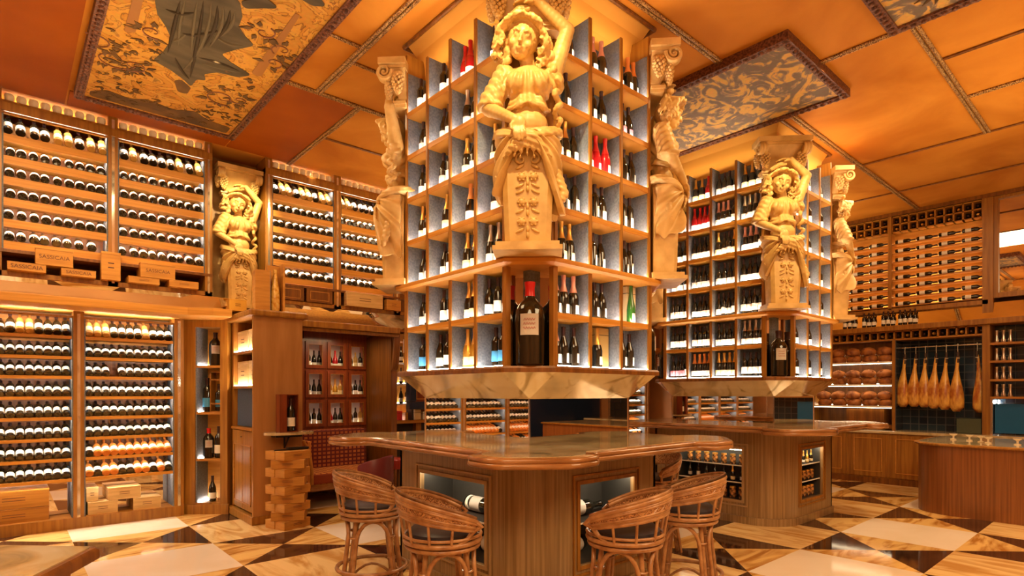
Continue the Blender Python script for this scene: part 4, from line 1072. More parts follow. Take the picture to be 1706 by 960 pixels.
# small ledge things at px 240..410
for p0, p1, yt, yb, m, lab in ((382, 411, 499, 523, mat('yellow_card', (.80, .45, .06), .5), 'yellow box standing on the ledge beside the end cabinet'),):
    crate_px(p0, p1, yt, yb, 7.95, lab, zb=2.66, m=m, d=.16)
# ------------------------------------------------------------------ tall bottle niche set at an angle
NA = math.atan2(8.21-8.585, 2.19-1.755)
t = thing('bottle_niche', 'tall narrow angled oak niche with single large bottles', 'cabinet', (1.755, 8.585, 0), NA)
B(0, .175, 0, .33, .0, 2.56).build('side_post', WOOD, t); B(.505, .60, 0, .33, .0, 2.56).build('side_post', WOOD, t)
B(.175, .505, .30, .33, .12, 2.50).build('back_panel', WOODO, t); B(.175, .19, .02, .30, .14, 2.47).build('side_lining', BLUEW, t)
B(.175, .505, 0, .33, 0, .148).build('plinth', WOOD, t); B(.175, .505, 0, .33, 2.466, 2.56).build('header', WOOD, t)
B(-.02, .62, -.02, .02, 0, .13).build('skirting', WOOD, t)
for z in (1.96, 1.343, .726): B(.185, .505, .005, .30, z-.03, z).build('shelf', WOODR, t)
for z in (1.96, 1.343, .726, .148): B(.192, .20, .05, .29, z+.004, z+.012).build('led_strip', LEDW, t)
def nloc(x, y): return (1.755+x*math.cos(NA)-y*math.sin(NA), 8.585+x*math.sin(NA)+y*math.cos(NA))
x, y = nloc(.375, .14); b = big_bottle(x, y, 1.961, .74, 'large bottle with tall pale label on top shelf of the angled niche', CAPD, R(32)); b['group'] = 'big bottles in the niche'
x, y = nloc(.265, .14); put_bottle('b', (x, y, 1.344), 'tall gold topped bottle with blue label, second niche shelf', 'big bottles in the niche', -.2, 1.5, name='magnum_bottle')
x, y = nloc(.41, .16); t = thing('bottle_case', 'open wooden case holding a blue labelled bottle, second niche shelf', 'crate', (x, y, 1.343), NA)
mb = MB(); mb.box(-.085, -.072, -.07, .07, 0, .54); mb.box(.072, .085, -.07, .07, 0, .54); mb.box(-.085, .085, -.07, .07, .527, .54); mb.box(-.085, .085, -.07, .07, 0, .012); mb.box(-.085, .085, .058, .07, 0, .54); mb.box(-.085, .085, -.07, -.058, .10, .12); mb.box(-.085, .085, -.07, -.058, .42, .44); mb.build('case_frame', WOOD, t)
put_bottle('b', (x, y, 1.356), 'blue labelled bottle inside the open wooden niche case', 'big bottles in the niche', -.2, 1.2, name='magnum_bottle')
x, y = nloc(.29, .13); b = big_bottle(x, y, .727, .66, 'red capped bottle with cream label, third niche shelf', CAPR, R(32)); b['group'] = 'big bottles in the niche'
x, y = nloc(.42, .14); put_bottle('d', (x, y, .727), 'dark bottle right of the red capped one in the niche', 'big bottles in the niche', -.2, 1.4, name='magnum_bottle')
x, y = nloc(.345, .12); put_bottle('w', (x, y, .149), 'single dark bottle at the foot of the angled niche', 'big bottles in the niche', -.2, 1.12, name='magnum_bottle')
# ------------------------------------------------------------------ end cabinet beside the sofa (face on plane x=2.28, end panel on y=7.28)
t = thing('storage_cabinet', 'tall oak end cabinet with lit open shelves of pale wine cases', 'cabinet', (2.28, 8.25, 0), R(-90))
W, D = .97, .57
mb = MB(); mb.box(W-.03, W, -.03, D, .10, 2.53); mb.box(0, .08, 0, D, .10, 2.53); mb.box(W-.09, W-.03, 0, .03, .10, 2.53); mb.box(.08, W, D-.02, D, .1, 2.53); mb.build('carcass', WOOD, t)
B(W-.001, W+.006, -.03, D, .10, 2.53).build('end_panel', mat_noise('plain_oak_panel', (.36, .16, .045), (.46, .22, .07), (9, 9, 1.2), rough=.4, detail=4), t)
B(-.05, W+.05, -.08, D+.06, 2.53, 2.61).build('cornice', WOOD, t, bevel=.02)
B(-.02, W+.02, -.05, D, 0, .10).build('plinth', WOOD, t, bevel=.01)
B(.08, W-.05, -.03, D-.05, 1.13, 1.16).build('worktop', WOODR, t); B(.08, W-.05, 0, .03, 2.10, 2.13).build('shelf_edge', WOODR, t); B(.08, W-.05, 0, .03, 1.655, 1.685).build('shelf_edge', WOODR, t)
B(.08, W-.05, .03, .30, 2.105, 2.125).build('shelf', WOODR, t); B(.08, W-.05, .03, .30, 1.66, 1.68).build('shelf', WOODR, t); B(.08, W-.05, .28, .30, 1.16, 2.5).build('back_panel', BLUEW, t)
B(.08, W-.05, .05, .07, 1.17, 1.655).build('blue_panel', mat_noise('slate_blue_fabric', (.035, .05, .08), (.06, .08, .12), (60, 60, 60), rough=.8), t)
for z in (2.135, 1.69): B(.10, W-.1, .012, .022, z, z+.01).build('led_strip', LEDW, t)
dr = B(.09, W-.06, -.012, .02, .13, 1.12).build('cabinet_door', WOOD, t)
g = MB(); a0, a1 = .09, W-.06
for o, w in ((.07, .016),): g.box(a0+o, a0+o+w, -.022, -.012, .13+o, 1.12-o-.12); g.box(a1-o-w, a1-o, -.022, -.012, .13+o, 1.12-o-.12); g.box(a0+o, a1-o, -.022, -.012, .13+o, .13+o+w); g.box(a0+o, a1-o, -.022, -.012, 1.0-o, 1.0-o+w)
g.box((a0+a1)/2-.006, (a0+a1)/2+.006, -.016, -.012, .13, 1.12)
g.build('door_moulding', WOODR, dr); MB().sph(((a0+a1)/2, -.03, 1.05), .014).build('door_knob', ROPE, dr, 40)
B(.09, W-.06, -.010, .02, 1.0, 1.12).build('drawer_front', WOOD, t)
for zz, h, k in ((2.131, .27, 'upper'), (1.686, .32, 'lower')):
    for j, (yy, w) in enumerate(((7.95, .42), (7.52, .36))):
        crate(2.28+.15, yy, zz, w, .2, h, 'pale wine case on the %s shelf of the end cabinet, %s' % (k, ('nearer the niche', 'nearer the end panel')[j]), m=WOODL, rz=-90)
# things on top of the end cabinet
t = thing('display_case', 'upright wooden case with a golden glass bottle on the end cabinet', 'case', (2.50, 7.42, 2.61), R(-8))
mb = MB(); mb.box(-.19, -.02, -.1, .1, 0, .50); mb.box(.13, .155, -.1, .1, 0, .60); mb.box(-.02, .13, .08, .1, 0, .60); mb.build('case_frame', WOODO, t)
B(-.02, -.015, -.1, .08, 0, .5).build('case_lining', BLUEW, t)
gb = MB(); gb.lathe([(0, 0), (.045, 0), (.062, .05), (.055, .25), (.03, .40), (.022, .46), (.022, .53), (0, .53)], 14, (.055, -.02, 0)); gb.build('golden_bottle', mat_noise('gold_relief_glass', (.65, .28, .03), (.95, .60, .15), (22, 22, 22), rough=.2, coat=.6, bump=.8), t, 50)
# round marble shelf, its bracket and the boxed bottle
t = thing('wall_shelf', 'small round marble wall shelf on a black bracket', 'shelf', (2.62, 7.10, 1.09))
MB().prism([(.30*math.cos(a), .16*math.sin(a)) for a in [R(12*i) for i in range(30)]], 0, .03).build('shelf_top', MARBT, t, 30)
mb = MB(); mb.box(-.16, .16, .0, .17, -.035, -.002); mb.tube([(0, .165, -.04), (0, .165, -.17), (0, 0.02, -.04)], .012, 6); mb.build('shelf_bracket', BLACK, t)
t = thing('bottle_case', 'open wooden case holding one wine bottle on round marble shelf', 'crate', (2.60, 7.11, 1.12))
mb = MB(); mb.box(-.115, -.03, -.07, .07, 0, .46); mb.box(.10, .11, -.07, .07, 0, .46); mb.box(-.03, .11, .06, .07, 0, .46); mb.box(-.03, .11, -.07, .07, .45, .46); mb.box(-.03, .11, -.07, .07, 0, .01); mb.build('case_frame', REDW, t)
put_bottle('d', (2.64, 7.10, 1.131), 'dark wine bottle standing inside the open case on marble shelf', None, -.2, 1.33)
# criss-cross tower of wooden cases
jz = 0
for k in range(9):
    a = (18, -28)[k % 2]; off = ((.0, .0), (.02, .0))[k % 2]
    for s in (-1, 1):
        dx, dy = math.cos(R(a+90))*.088*s, math.sin(R(a+90))*.088*s
        crate(2.55+dx+off[0], 6.95+dy, jz, .37, .168, .1, 'reddish wooden case, %s layer up, %s side of the criss-cross stack' % (ORD[k], ('front', 'back')[s > 0]), m=WOODO, rz=a, group='criss-cross stack of wine cases')
    jz += .1015
tag(MB().box(-.2, .2, -.015, .015, 0, .012).box(-.05, .2, -.04, .04, .012, .03).build('corkscrew', BLACK, None), 'black bottle opener lying on the criss-cross case stack', 'corkscrew').location = (2.58, 6.93, .915)
# ------------------------------------------------------------------ sofa alcove
tag(MB().box(2.86, 4.50, 7.66, 8.22, 2.49, 2.58).box(2.86, 4.50, 7.70, 7.74, 2.44, 2.49).build('alcove_canopy', WOOD, None, bevel=.01), 'oak canopy board over the sofa alcove', 'canopy')
t = thing('alcove_pier', 'curved oak pier at the right of the sofa alcove', 'pier', (4.43, 7.72, 0))
pr = [(0, 0), (.0, 1.0)]
mb = MB(); mb.box(0, .10, .10, 1.2, 0, 2.49)
br = [(0.0, 2.49), (.10, 2.49), (.10, .9)]
pts = [(.0, 2.49)]+[(.10-.10*math.cos(R(9*i)), 2.49-.55*math.sin(R(9*i))) for i in range(11)]
mb.add([(0, y, z) for y, z in pts+[(.12, 1.9), (.12, 2.49)]]+[(.10, y, z) for y, z in pts+[(.12, 1.9), (.12, 2.49)]], [tuple(range(13)), tuple(range(25, 12, -1))]+[(i, (i+1) % 13, 13+(i+1) % 13, 13+i) for i in range(13)])
mb.build('pier_body', WOODD, t)
t = thing('spirit_cabinet', 'mahogany cabinet of nine glazed lit doors above the sofa', 'cabinet', (3.40, 8.62, 0))
W = 1.04; mb = MB(); mb.box(-.5, -.021, 0, .3, .3, 2.49); mb.box(0, W, .22, .24, 1.06, 2.42)
for k in range(4): mb.box(-.02+k*.345, .02+k*.345, 0.0, .22, 1.06, 2.42)
for z in (1.06, 1.509, 1.957, 2.40): mb.box(-.02, W+.02, 0.001, .219, z-.025, z+.025)
mb.box(0, W, 0, .2, 2.42, 2.56); mb.box(0, W, 0, .22, .3, 1.04); mb.build('cabinet_body', REDW, t)
B(0.02, W-.02, .205, .215, 1.08, 2.40).build('back_panel', PAPG, t)
for r in range(3):
    for c in range(3):
        x0, z0 = .02+c*.345, 1.08+r*.448; x1, z1 = x0+.305, z0+.41
        g = MB(); fw = .05; rframe(lambda p, q, u, v: g.box(p, q, -.02, 0, u, v), x0, x1, z0, z1, fw)
        o = g.build('cabinet_door', REDW, t)
        g = MB(); rframe(lambda p, q, u, v: g.box(p, q, -.024, -.001, u, v), x0+fw-.006, x1-fw+.006, z0+fw-.006, z1-fw+.006, .006); g.build('gilt_bead', WOODR, o)
        B(x0+.03, x1-.03, .185, .195, z0+.01, z0+.018).build('led_strip', LEDW, t)
        for k, ch in enumerate(['kdw', 'rkw', 'sdu', 'dkw', 'uyu', 'kdw', 'dwk', 'krw', 'kud'][r*3+c]):
            put_bottle(ch, (3.40+x0+.09+k*.085, 8.62+.10, z0-.008), 'spirit bottle %s behind the %s door of %s row, mahogany cabinet' % (('left', 'centre', 'right')[k], ('left', 'middle', 'right')[c], ('bottom', 'middle', 'top')[r]), 'bottles in the mahogany cabinet', -.2, .95, parts=False, name='spirit_bottle')
# sofa
t = thing('checked_sofa', 'red and ochre checked banquette sofa below the glazed cabinet', 'sofa', (2.95, 7.72, 0))
def pad(x0, x1, y0, y1, z0, z1, nm, m, par, bv=.03):
    o = B(x0, x1, y0, y1, z0, z1).build(nm, m, par); b = o.modifiers.new('b', 'BEVEL'); b.width = bv; b.segments = 3; return o
pad(.05, 1.30, 0, .72, .33, .48, 'seat_cushion', PLAIDT, t); pad(.05, 1.36, .66, .86, .40, 1.04, 'backrest', PLAID, t)
B(.05, 1.32, .02, .7, .24, .33).build('seat_base', COUNTW, t, bevel=.005)
pad(.04, .15, -.12, .7, .30, .95, 'side_arm', PLAIDT, t, .02); MB().tube([(.155, -.13, .36), (.15, -.14, .55), (.12, -.13, .80), (.04, -.12, .96)], .022, 8).build('arm_trim', WOODO, t, 40)
for x in (.12, 1.24):
    for y in (.06, .6): MB().lathe([(.025, 0), (.02, .03), (.018, .24)], 10, (x, y, 0)).build('leg', WOOD, t, 40)
t = thing('tub_chair', 'plum leather tub chair with its rounded back toward the camera', 'chair', (3.50, 6.62, 0), R(38))
arc = lambda r, z, a: (r*math.sin(a), -r*math.cos(a), z)
outer = []; aa = [R(-115+230*i/28) for i in range(29)]
prof = [(.235, .30), (.25, .50), (.255, .78), (.245, .80), (.225, .78), (.205, .45), (.205, .30)]
MB().loft([[arc(r, z-(.0 if z < .6 else .10*(abs(a)/2)**3), a) for a in aa] for r, z in prof]+[[arc(.235, .30, a) for a in aa]], 0, cap=False, closed=False).build('curved_back', PLUM, t, 50)
MB().lathe([(0, .30), (.215, .30), (.22, .34), (.215, .44), (.19, .46), (0, .465)], 24).build('seat_cushion', PLUM, t, 50)
for x in (-.14, .14):
    for y in (-.14, .14): MB().lathe([(.014, 0), (.02, .30)], 8, (x, y, 0)).build('leg', WOODD, t, 40)
t = thing('leather_stool', 'small red leather stool glimpsed between the sofa and near bar', 'stool', (4.06, 7.02, 0))
MB().lathe([(0, .56), (.15, .56), (.16, .60), (.155, .68), (.12, .70), (0, .70)], 20).build('seat_cushion', REDL, t, 50)
for k in range(4): a = k*1.57+.78; MB().tube([(.11*math.cos(a), .11*math.sin(a), .56), (.14*math.cos(a), .14*math.sin(a), 0)], .014, 8).build('leg', WOODD, t, 40)
# shelf unit, framed blue box and ledge right of the alcove
t = thing('bottle_shelf_unit', 'narrow lit oak shelf unit with small bottles behind the near tower', 'shelving', (4.54, 8.25, 0))
mb = MB(); mb.box(0, .10, 0, .3, 0, 2.56); mb.box(.60, .70, 0, .3, 0, 2.56); mb.box(.1, .6, .28, .3, 0, 2.56); mb.box(.1, .6, 0, .3, 2.44, 2.56); mb.build('carcass', WOOD, t)
for z in (2.10, 1.75, 1.42): B(.1, .6, .02, .28, z-.02, z).build('shelf', PAPG, t)
for z in (2.10, 1.75, 1.42, 1.16): B(.11, .59, .26, .268, z+.003, z+.012).build('led_strip', LEDW, t)
B(-.02, 1.6, -.12, .3, 1.10, 1.155).build('ledge', WOODR, t, bevel=.01); B(0, 1.6, .1, .12, 0, 1.10).build('void_shade_sheet', DARK, t)  # near-black sheet stands for the shaded void below the ledge
B(.7, 1.6, .1, .12, 1.155, 2.56).build('side_wall', WOODD, t)
for r, z in enumerate((2.10, 1.75, 1.42)):
    for k in range(4): ch = 'dkwdkdwd'[k+r]; put_bottle(ch, (4.54+.17+k*.11, 8.38, z), 'small bottle, %s from left on %s shelf behind the near tower' % (ORD[k], ('top', 'middle', 'lower')[r]), 'bottles in the narrow shelf unit', -1.2, .88, parts=False, name='spirit_bottle')
for k, (w, h, m) in enumerate(((.12, .17, WOODO), (.10, .15, CAPR), (.13, .12, WOODO), (.12, .16, PAPY), (.14, .13, PAPW))):
    o = B(-w/2, w/2, -.06, .06, 0, h).build('gift_box', m, None, bevel=.003); o.location = (4.62+k*.17, 8.24, 1.156); B(-w/2-.001, w/2+.001, -.061, .061, h*.7, h*.73).build('box_seam', INK, o)
    tag(o, 'small %s gift box, %s from the left on the oak ledge' % (('wooden', 'red', 'low wooden', 'cream', 'white')[k], ORD[k]), 'box')
t = thing('picture_frame', 'deep dark blue picture frame on the oak ledge behind near tower', 'frame', (4.86, 7.98, 1.33), R(4))
mb = MB(); w, h, f_ = .85, .62, .13
mb.box(0, w, 0, .12, 0, f_); mb.box(0, w, 0, .12, h-f_, h); mb.box(0, f_, 0, .12, f_, h-f_); mb.box(w-f_, w, 0, .12, f_, h-f_); mb.build('frame_moulding', BLUED, t, bevel=.015)
B(f_, w-f_, .06, .07, f_, h-f_).build('picture', REDW, t); g = MB(); g.box(f_+.03, f_+.045, .05, .06, f_+.03, h-f_-.03); g.box(f_+.03, w-f_-.03, .05, .06, f_+.03, f_+.045); g.build('gilt_line', WOODO, t)
mb = MB(); mb.box(.1, .14, .1, .25, -.17, .3); mb.box(w-.14, w-.1, .1, .25, -.17, .3); mb.build('easel_foot', BLACK, t)
# doors under the third upper rack
for k, (a, b) in enumerate(((2.80, 3.18), (3.22, 3.60))):
    o = B(a, b, 8.06, 8.09, 2.895, 3.08).build('low_cabinet_door', WOODD, None)
    g = MB(); g.box(a+.05, b-.05, 8.055, 8.06, 2.925, 2.932); g.box(a+.05, b-.05, 8.055, 8.06, 3.045, 3.052); g.box(a+.05, a+.057, 8.055, 8.06, 2.925, 3.052); g.box(b-.057, b-.05, 8.055, 8.06, 2.925, 3.052); g.build('door_bead', WOODO, o)
    tag(o, 'flat panelled cabinet door, %s of two beneath the upper rack' % ('left', 'right')[k], 'door')
# ------------------------------------------------------------------ right hand (back) wall: local x runs right in the view, local y into the wall
XR = 11.9
def rw(name, lab, cat, y0, group=None, x=XR): return thing(name, lab, cat, (x, y0, 0), R(-90), group)
def rpost(y0, y1, z0, z1, lab, x=XR):
    t = rw('wall_post', lab, 'post', y0, 'oak posts of the back wall', x); B(0, y0-y1, -.03, .4, z0, z1).build('post_body', WOOD, t); return t
RZ = [3.14+.1575*k for k in range(8)]
for k, (ya, yb, nb, off) in enumerate(((4.62, 3.299, 4, .03), (3.244, 1.972, 4, .02))):
    w = ya-yb
    t = rw('horizontal_bottle_rack', ('lit rack of lying bottles partly behind far tower statue', 'wide lit rack of lying bottles high on the back wall')[k], 'wine rack', ya, 'racks of lying bottles')
    B(0, w, .16, .18, 3.08, 4.76).build('back_panel', WOODO, t)
    for r, z in enumerate(RZ):
        o = MB().box(0, w, 0, .16, z-.02, z).build('shelf', WOODR, t); B(.01, w-.01, .135, .143, z+.003, z+.011).build('led_strip', LEDS, o)
        for q in range(nb):
            x = ya-(off+.02+q*.318)
            ch = 'dwdb'[(q+r) % 3]
            ob = link('lying_wine_bottle', bottle_single('d' if ch != 'b' else 'w'), None, (XR+.06, x, z+.040), (R(90), 0, 0)); tag(ob, 'bottle lying on its side, %s from left, %s shelf down, %s rack on back wall' % (ORD[q], ORD[7-r], ('left', 'wide')[k]), 'bottle', 'bottles lying along the back wall')
    n = int(w/.127)
    g = MB(); pz = 4.445
    for i in range(n+1): g.box(w-i*.127-.012, w-i*.127+.012, -.01, .16, pz, pz+.285)
    for zz in (pz, pz+.135, pz+.27): g.box(w-n*.127-.01, w+.01, -.01, .16, zz, zz+.018)
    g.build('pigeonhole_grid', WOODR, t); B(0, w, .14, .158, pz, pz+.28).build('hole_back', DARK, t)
    for i in range(n):
        for j in range(2):
            ob = link('cellared_bottle', bottle_single('k' if (i+j) % 3 else 'g'), None, (XR+.145, ya-(w-(i+.5)*.127), pz+.018+.135*j+.05), (0, R(-90), 0)); ob.scale = (.9, .9, .42)
            tag(ob, 'bottle neck in a pigeonhole, %s from the right, %s row, %s block of back wall' % (ORD[i], ('lower', 'upper')[j], ('left', 'right')[k]), 'bottle', 'bottle necks in the pigeonholes')
rpost(3.299, 3.244, 3.08, 4.76, 'slim oak upright between the two racks of lying bottles')
rpost(1.972, 1.836, 2.78, ZC, 'tall oak post between bottle rack and ceiling-high mirror')
tag(B(XR-.05, XR+.2, -4.1, 4.7, 4.74, ZC-.001).build('wall_cornice', WOODD), 'dark oak cornice where the back wall meets the ceiling', 'cornice')
tag(B(XR-.03, XR+.2, 1.9, 4.7, 3.03, 3.10).build('rack_base_board', WOOD), 'oak board under the racks of lying bottles', 'board')
t = rw('wall_mirror', 'large wood framed wall mirror reflecting the orange ceiling', 'mirror', 1.836)
B(.06, 2.6, .06, .07, 3.20, 4.70).build('mirror_glass', MIR, t); g = MB(); g.box(0, .06, 0, .1, 3.12, 4.74); g.box(.06, 2.6, 0, .1, 3.12, 3.20); g.box(.06, 2.6, 0, .1, 4.70, 4.74); g.build('mirror_surround', WOOD, t)
o = MB().add([(XR-.06, 4.7, 2.79), (XR-.06, -3.9, 2.79), (XR+.02, -3.9, 3.05), (XR+.02, 4.7, 3.05), (XR-.04, 4.7, 2.79), (XR-.04, -3.9, 2.79), (XR+.04, -3.9, 3.05), (XR+.04, 4.7, 3.05)], [(0, 1, 2, 3), (7, 6, 5, 4), (0, 4, 5, 1), (1, 5, 6, 2), (2, 6, 7, 3), (3, 7, 4, 0)]).build('mirror_frieze', MIR)
tag(o, 'sloped mirror strip above the bread and hams', 'mirror')
tag(B(XR-.10, XR+.4, -4.1, 5.6, 2.70, 2.79).build('wall_cornice', WOOD, None, bevel=.01), 'long oak ledge above the bread shelves and hanging hams', 'ledge')
# bottles added on the ledge in place of reflections in the mirror strip
for k, px in enumerate([1408, 1416, 1424, 1440, 1448, 1456, 1472, 1480, 1488, 1500, 1508, 1517, 1525]):
    y, z = onX(px, 540, XR-.045); ob = put_bottle('ddwdwwddwdddw'[k], (XR-.055, y, 2.791), 'small bottle standing in for a reflection on back wall ledge, %s from the left' % ORD[k], 'stand-in bottles on the back wall ledge', 0, .88, parts=False)
# pigeonhole row
t = rw('pigeonhole_row', 'single row of square bottle holes above bread and hams', 'wine rack', 4.62); w = 4.62-1.93
B(0, w, .14, .16, 2.54, 2.70).build('hole_back', DARK, t); g = MB(); n = 21
for i in range(n+1): g.box(i*w/n-.012, i*w/n+.012, 0, .15, 2.55, 2.70)
g.box(0, w, 0, .15, 2.535, 2.56); g.box(0, w, 0, .15, 2.68, 2.70); g.build('pigeonhole_grid', WOODR, t)
for i in range(n):
    ob = link('cellared_bottle', bottle_single('k' if i % 3 else 'g'), None, (XR+.135, 4.62-(i+.5)*w/n, 2.615), (0, R(-90), 0)); ob.scale = (.9, .9, .40)
    tag(ob, 'bottle neck in the row above bread and hams, number %s from the left' % (ORD[i] if i < 16 else ['seventeen', 'eighteen', 'nineteen', 'twenty', 'twenty-one'][i-16]), 'bottle', 'bottle necks above the bread and hams')
# bread bay
t = rw('bread_shelves', 'lit bread shelving stacked with round brown loaves', 'shelving', 4.62); w = 4.62-3.234
B(0, w, .40, .42, .93, 2.53).build('back_panel', WOODD, t); B(-.03, 0, 0, .42, .93, 2.53).build('side_panel', WOOD, t)
for z in (2.162, 1.755, 1.359):
    o = B(0, w, -.03, .40, z-.03, z).build('shelf', PAPW, t); B(.02, w-.02, .37, .385, z+.002, z+.016).build('led_strip', LEDB, o); B(.02, w-.02, .0, .01, z-.038, z-.03).build('led_strip', LEDB, o)
B(0, w, 0, .4, .95, 1.02).build('drawer_front', WOODD, t); B(w*.45, w*.9, 0.02, .4, 1.02, 1.30).build('drawer_front', WOODD, t)
loafs = []
for v in range(4):
    m = MB(); m.sph((0, 0, 0), (.128, .12, .082), 24, 14)
    for q in m.v:
        f = 1+.10*mnoise.noise(Vector(q)*9+Vector((v*3, 0, 0))); q *= f
        if q.z < -.05: q.z = -.05-(q.z+.05)*-.2
    for q in (-1, 0, 1): m.tube([(-.09, q*.035-.02, .060-abs(q)*.006), (0, q*.035, .083-abs(q)*.008), (.09, q*.035+.02, .060-abs(q)*.006)], .008, 5)
    loafs.append(m.mesh('loaf', LOAFM, 70))
for r, z in enumerate((1.359, 1.755, 2.162)):
    for lay in range(2):
        for q in range(5):
            y = 3.234+.13+q*.258+(.02 if lay else 0)
            o = link('bread_loaf', loafs[(q+lay+r) % 4], None, (XR+.10, y, z+.052+.128*lay), (0, rnd.uniform(-.12, .12), rnd.uniform(0, 6))); o.scale = (1.03, 1.03, 1.12)
            tag(o, 'round brown loaf, %s from the right, %s layer, %s bread shelf' % (ORD[q], ('bottom', 'top')[lay], ('lowest', 'middle', 'top')[r]), 'bread', 'loaves on the bread shelves')
rpost(3.234, 3.188, .93, 2.54, 'slim oak upright between the bread and the hams')
rpost(1.972, 1.874, .93, 2.72, 'oak upright right of the hanging hams')
# ham bay
t = rw('ham_bay', 'dark blue tiled recess with a steel rail for hanging hams', 'recess', 3.188); w = 3.188-1.972
B(0, w, .38, .40, .93, 2.53).build('tiled_back', TILEB, t); B(0, .012, 0, .38, .93, 2.53).build('side_lining', TILEB, t); B(w-.012, w, 0, .38, .93, 2.53).build('side_lining', TILEB, t)
MB().tube([(0.0, .15, 2.40), (w, .15, 2.40)], .012, 8).build('hanging_rail', CHROME, t, 40)
g = MB()
for (z0, z1) in ((2.53, 2.536),): g.box(0, w, 0, .4, z0, z1)
g.build('top_board', WOOD, t)
B(.72*w, w-.02, .0, .36, .935, 1.17).build('steel_tray', mat('dull_green_steel', (.10, .13, .09), .35, metal=.4), t)
hp = []
for k in range(15):
    q = k/14; z = -.98*q
    r = .018+.010*math.sin(q*9) if q < .16 else .026+.088*smoothstep(.16, .78, q)*(1 if q < .88 else math.sqrt(max(.0, 1-((q-.88)/.125)**2)))
    hp.append((max(r, .004), z))
def ham_mesh(v):
    m = MB(); rings = []
    for k, (r, z) in enumerate(hp):
        q = k/14; cx = .02*math.sin(q*3)+.025*q
        rings.append([(cx+r*(1+.12*math.cos(a+v))*math.cos(a), r*.72*math.sin(a), z) for a in [R(22.5*i) for i in range(16)]])
    m.loft(rings); return m.mesh('ham', HAMM, 70)
hm = [ham_mesh(v) for v in (0, 1.5, 3)]
hoof = MB().lathe([(0, .05), (.018, .05), (.022, .02), (.019, -.06), (.024, -.14), (0, -.14)], 10).mesh('ham_hoof', HOOFM, 50)
rp = MB().tube([(0, 0, .19), (.004, 0, .12), (0, 0, -.05)], .005, 6).tube([(.024*math.cos(a), .024*math.sin(a), -.06) for a in [R(30*i) for i in range(12)]], .006, 6, closed=True).mesh('hanging_cord', ROPEM, 50)
for k, (px, s) in enumerate(((1508, .98), (1526, .97), (1542, .98), (1560, 1.0), (1577, 1.02), (1596, 1.05), (1628, 1.06))):
    y, _ = onX(px, 600, XR+.13)
    o = link('hanging_ham', hm[k % 3], None, (XR+.13, y, 2.24), (0, 0, R((90, 100, 80, 95, 85, 90, 270)[k]))); link('ham_hoof', hoof, o); link('hanging_cord', rp, o); o.scale = (.92, 1.0, .93*s)
    tag(o, 'golden cured ham hanging, %s from the left%s' % (ORD[k], ', apart from the other six' if k == 6 else ''), 'ham', 'hams hanging from the rail')
# shelving right of the hams
t = rw('tiled_shelving', 'open shelves over blue tiles at the right picture edge', 'shelving', 1.874); w = 2.2
B(0, w, .36, .38, .93, 2.70).build('tiled_back', TILEB, t)
for z in (2.403, 2.115, 1.816, 1.537): B(0, w, -.02, .36, z-.035, z).build('shelf', WOODR, t)
B(0, .03, 0, .36, .93, 1.50).build('steel_frame', CHROME, t); B(.05, .06, .30, .31, .95, 1.48).build('led_strip', LEDW, t)
BLUEC = mat('blue_display_box', (.01, .13, .34), .25); B(.04, .55, .1, .34, .95, 1.42).build('blue_case', BLUEC, t)
for r, z in enumerate((2.403, 2.115, 1.816, 1.537)):
    for q in range(3):
        y = 1.874-.06-q*.085
        tag(link('small_jug', MB().lathe([(0, 0), (.03, 0), (.036, .03), (.02, .09), (.026, .17), (.03, .2), (0, .2)], 12).mesh('jug', CHROME, 50), None, (XR+.12, y, z)), 'small steel carafe, %s on %s shelf over blue tiles' % (ORD[q], ORD[3-r]), 'carafe', 'carafes at the right edge')
# back counter
t = rw('back_counter', 'long oak counter below bread and hams with panelled doors', 'counter', 5.6, x=11.57); w = 9.6
B(0, w, 0, .60, .10, .885).build('counter_body', WOOD, t); B(-.02, w, -.03, .93, .885, .93).build('marble_top', MARBT, t, bevel=.006); B(0, w, -.015, .55, 0, .10).build('plinth', WOODD, t)
ys = [4.55, 3.85, 3.20, 2.55, 1.9, 1.25, .6]
for k in range(6):
    a, b = 5.6-ys[k]+.02, 5.6-ys[k+1]-.02
    o = B(a, b, -.012, 0, .12, .86).build('cabinet_door', WOOD, t); g = MB(); i_ = .08
    g.box(a+i_, a+i_+.012, -.02, -.012, .14+.06, .80-.0); g.box(b-i_-.012, b-i_, -.02, -.012, .20, .80); g.box(a+i_, b-i_, -.02, -.012, .20, .212); g.box(a+i_, b-i_, -.02, -.012, .788, .80); g.build('door_moulding', WOODO, o)
g = MB()
for k in range(5): g.box(.82, .93, -.024, -.014, .25+k*.04, .27+k*.04)
g.build('vent_slats', BLACK, t)
# curved counter in the right foreground
co = fillet([(9.15, 2.36), (9.15, -3.2), (10.9, -3.2), (10.9, 2.36)], [.62, .05, .05, .30], 12)
t = thing('curved_counter', 'dark oak counter with a rounded end and marble top in right foreground', 'counter', (0, 0, 0))
ino = inset(co, .05)
CW = mat_noise('ribbed_dark_oak', (.19, .065, .016), (.31, .11, .028), (40, 40, .9), rough=.36, detail=5, coat=.2)
prof_prism(ino, [(0, 0), (0, .90)]).build('counter_body', CW, t, 30)
prof_prism(co, [(.02, .90), (0, .906), (0, .922), (.02, .932)]).build('wooden_edge', WOOD, t, 40); prof_prism(inset(co, .06), [(0, .9315), (0, .936)]).build('marble_top', MARBT, t)
for k, (x, y) in enumerate(((10.1, 2.0), (10.0, 1.8), (9.85, 1.65), (9.7, 1.55), (9.65, 1.25))):
    o = MB().lathe([(0, 0), (.035, 0), (.04, .012), (.012, .02), (.012, .05), (.045, .07), (.05, .085), (0, .085)], 14).build('glass_dish', PALEG, None, 50); o.location = (x, y, .936); tag(o, 'small glass dish on curved counter, %s from its rounded end' % ORD[k], 'dish', 'dishes on the curved counter')
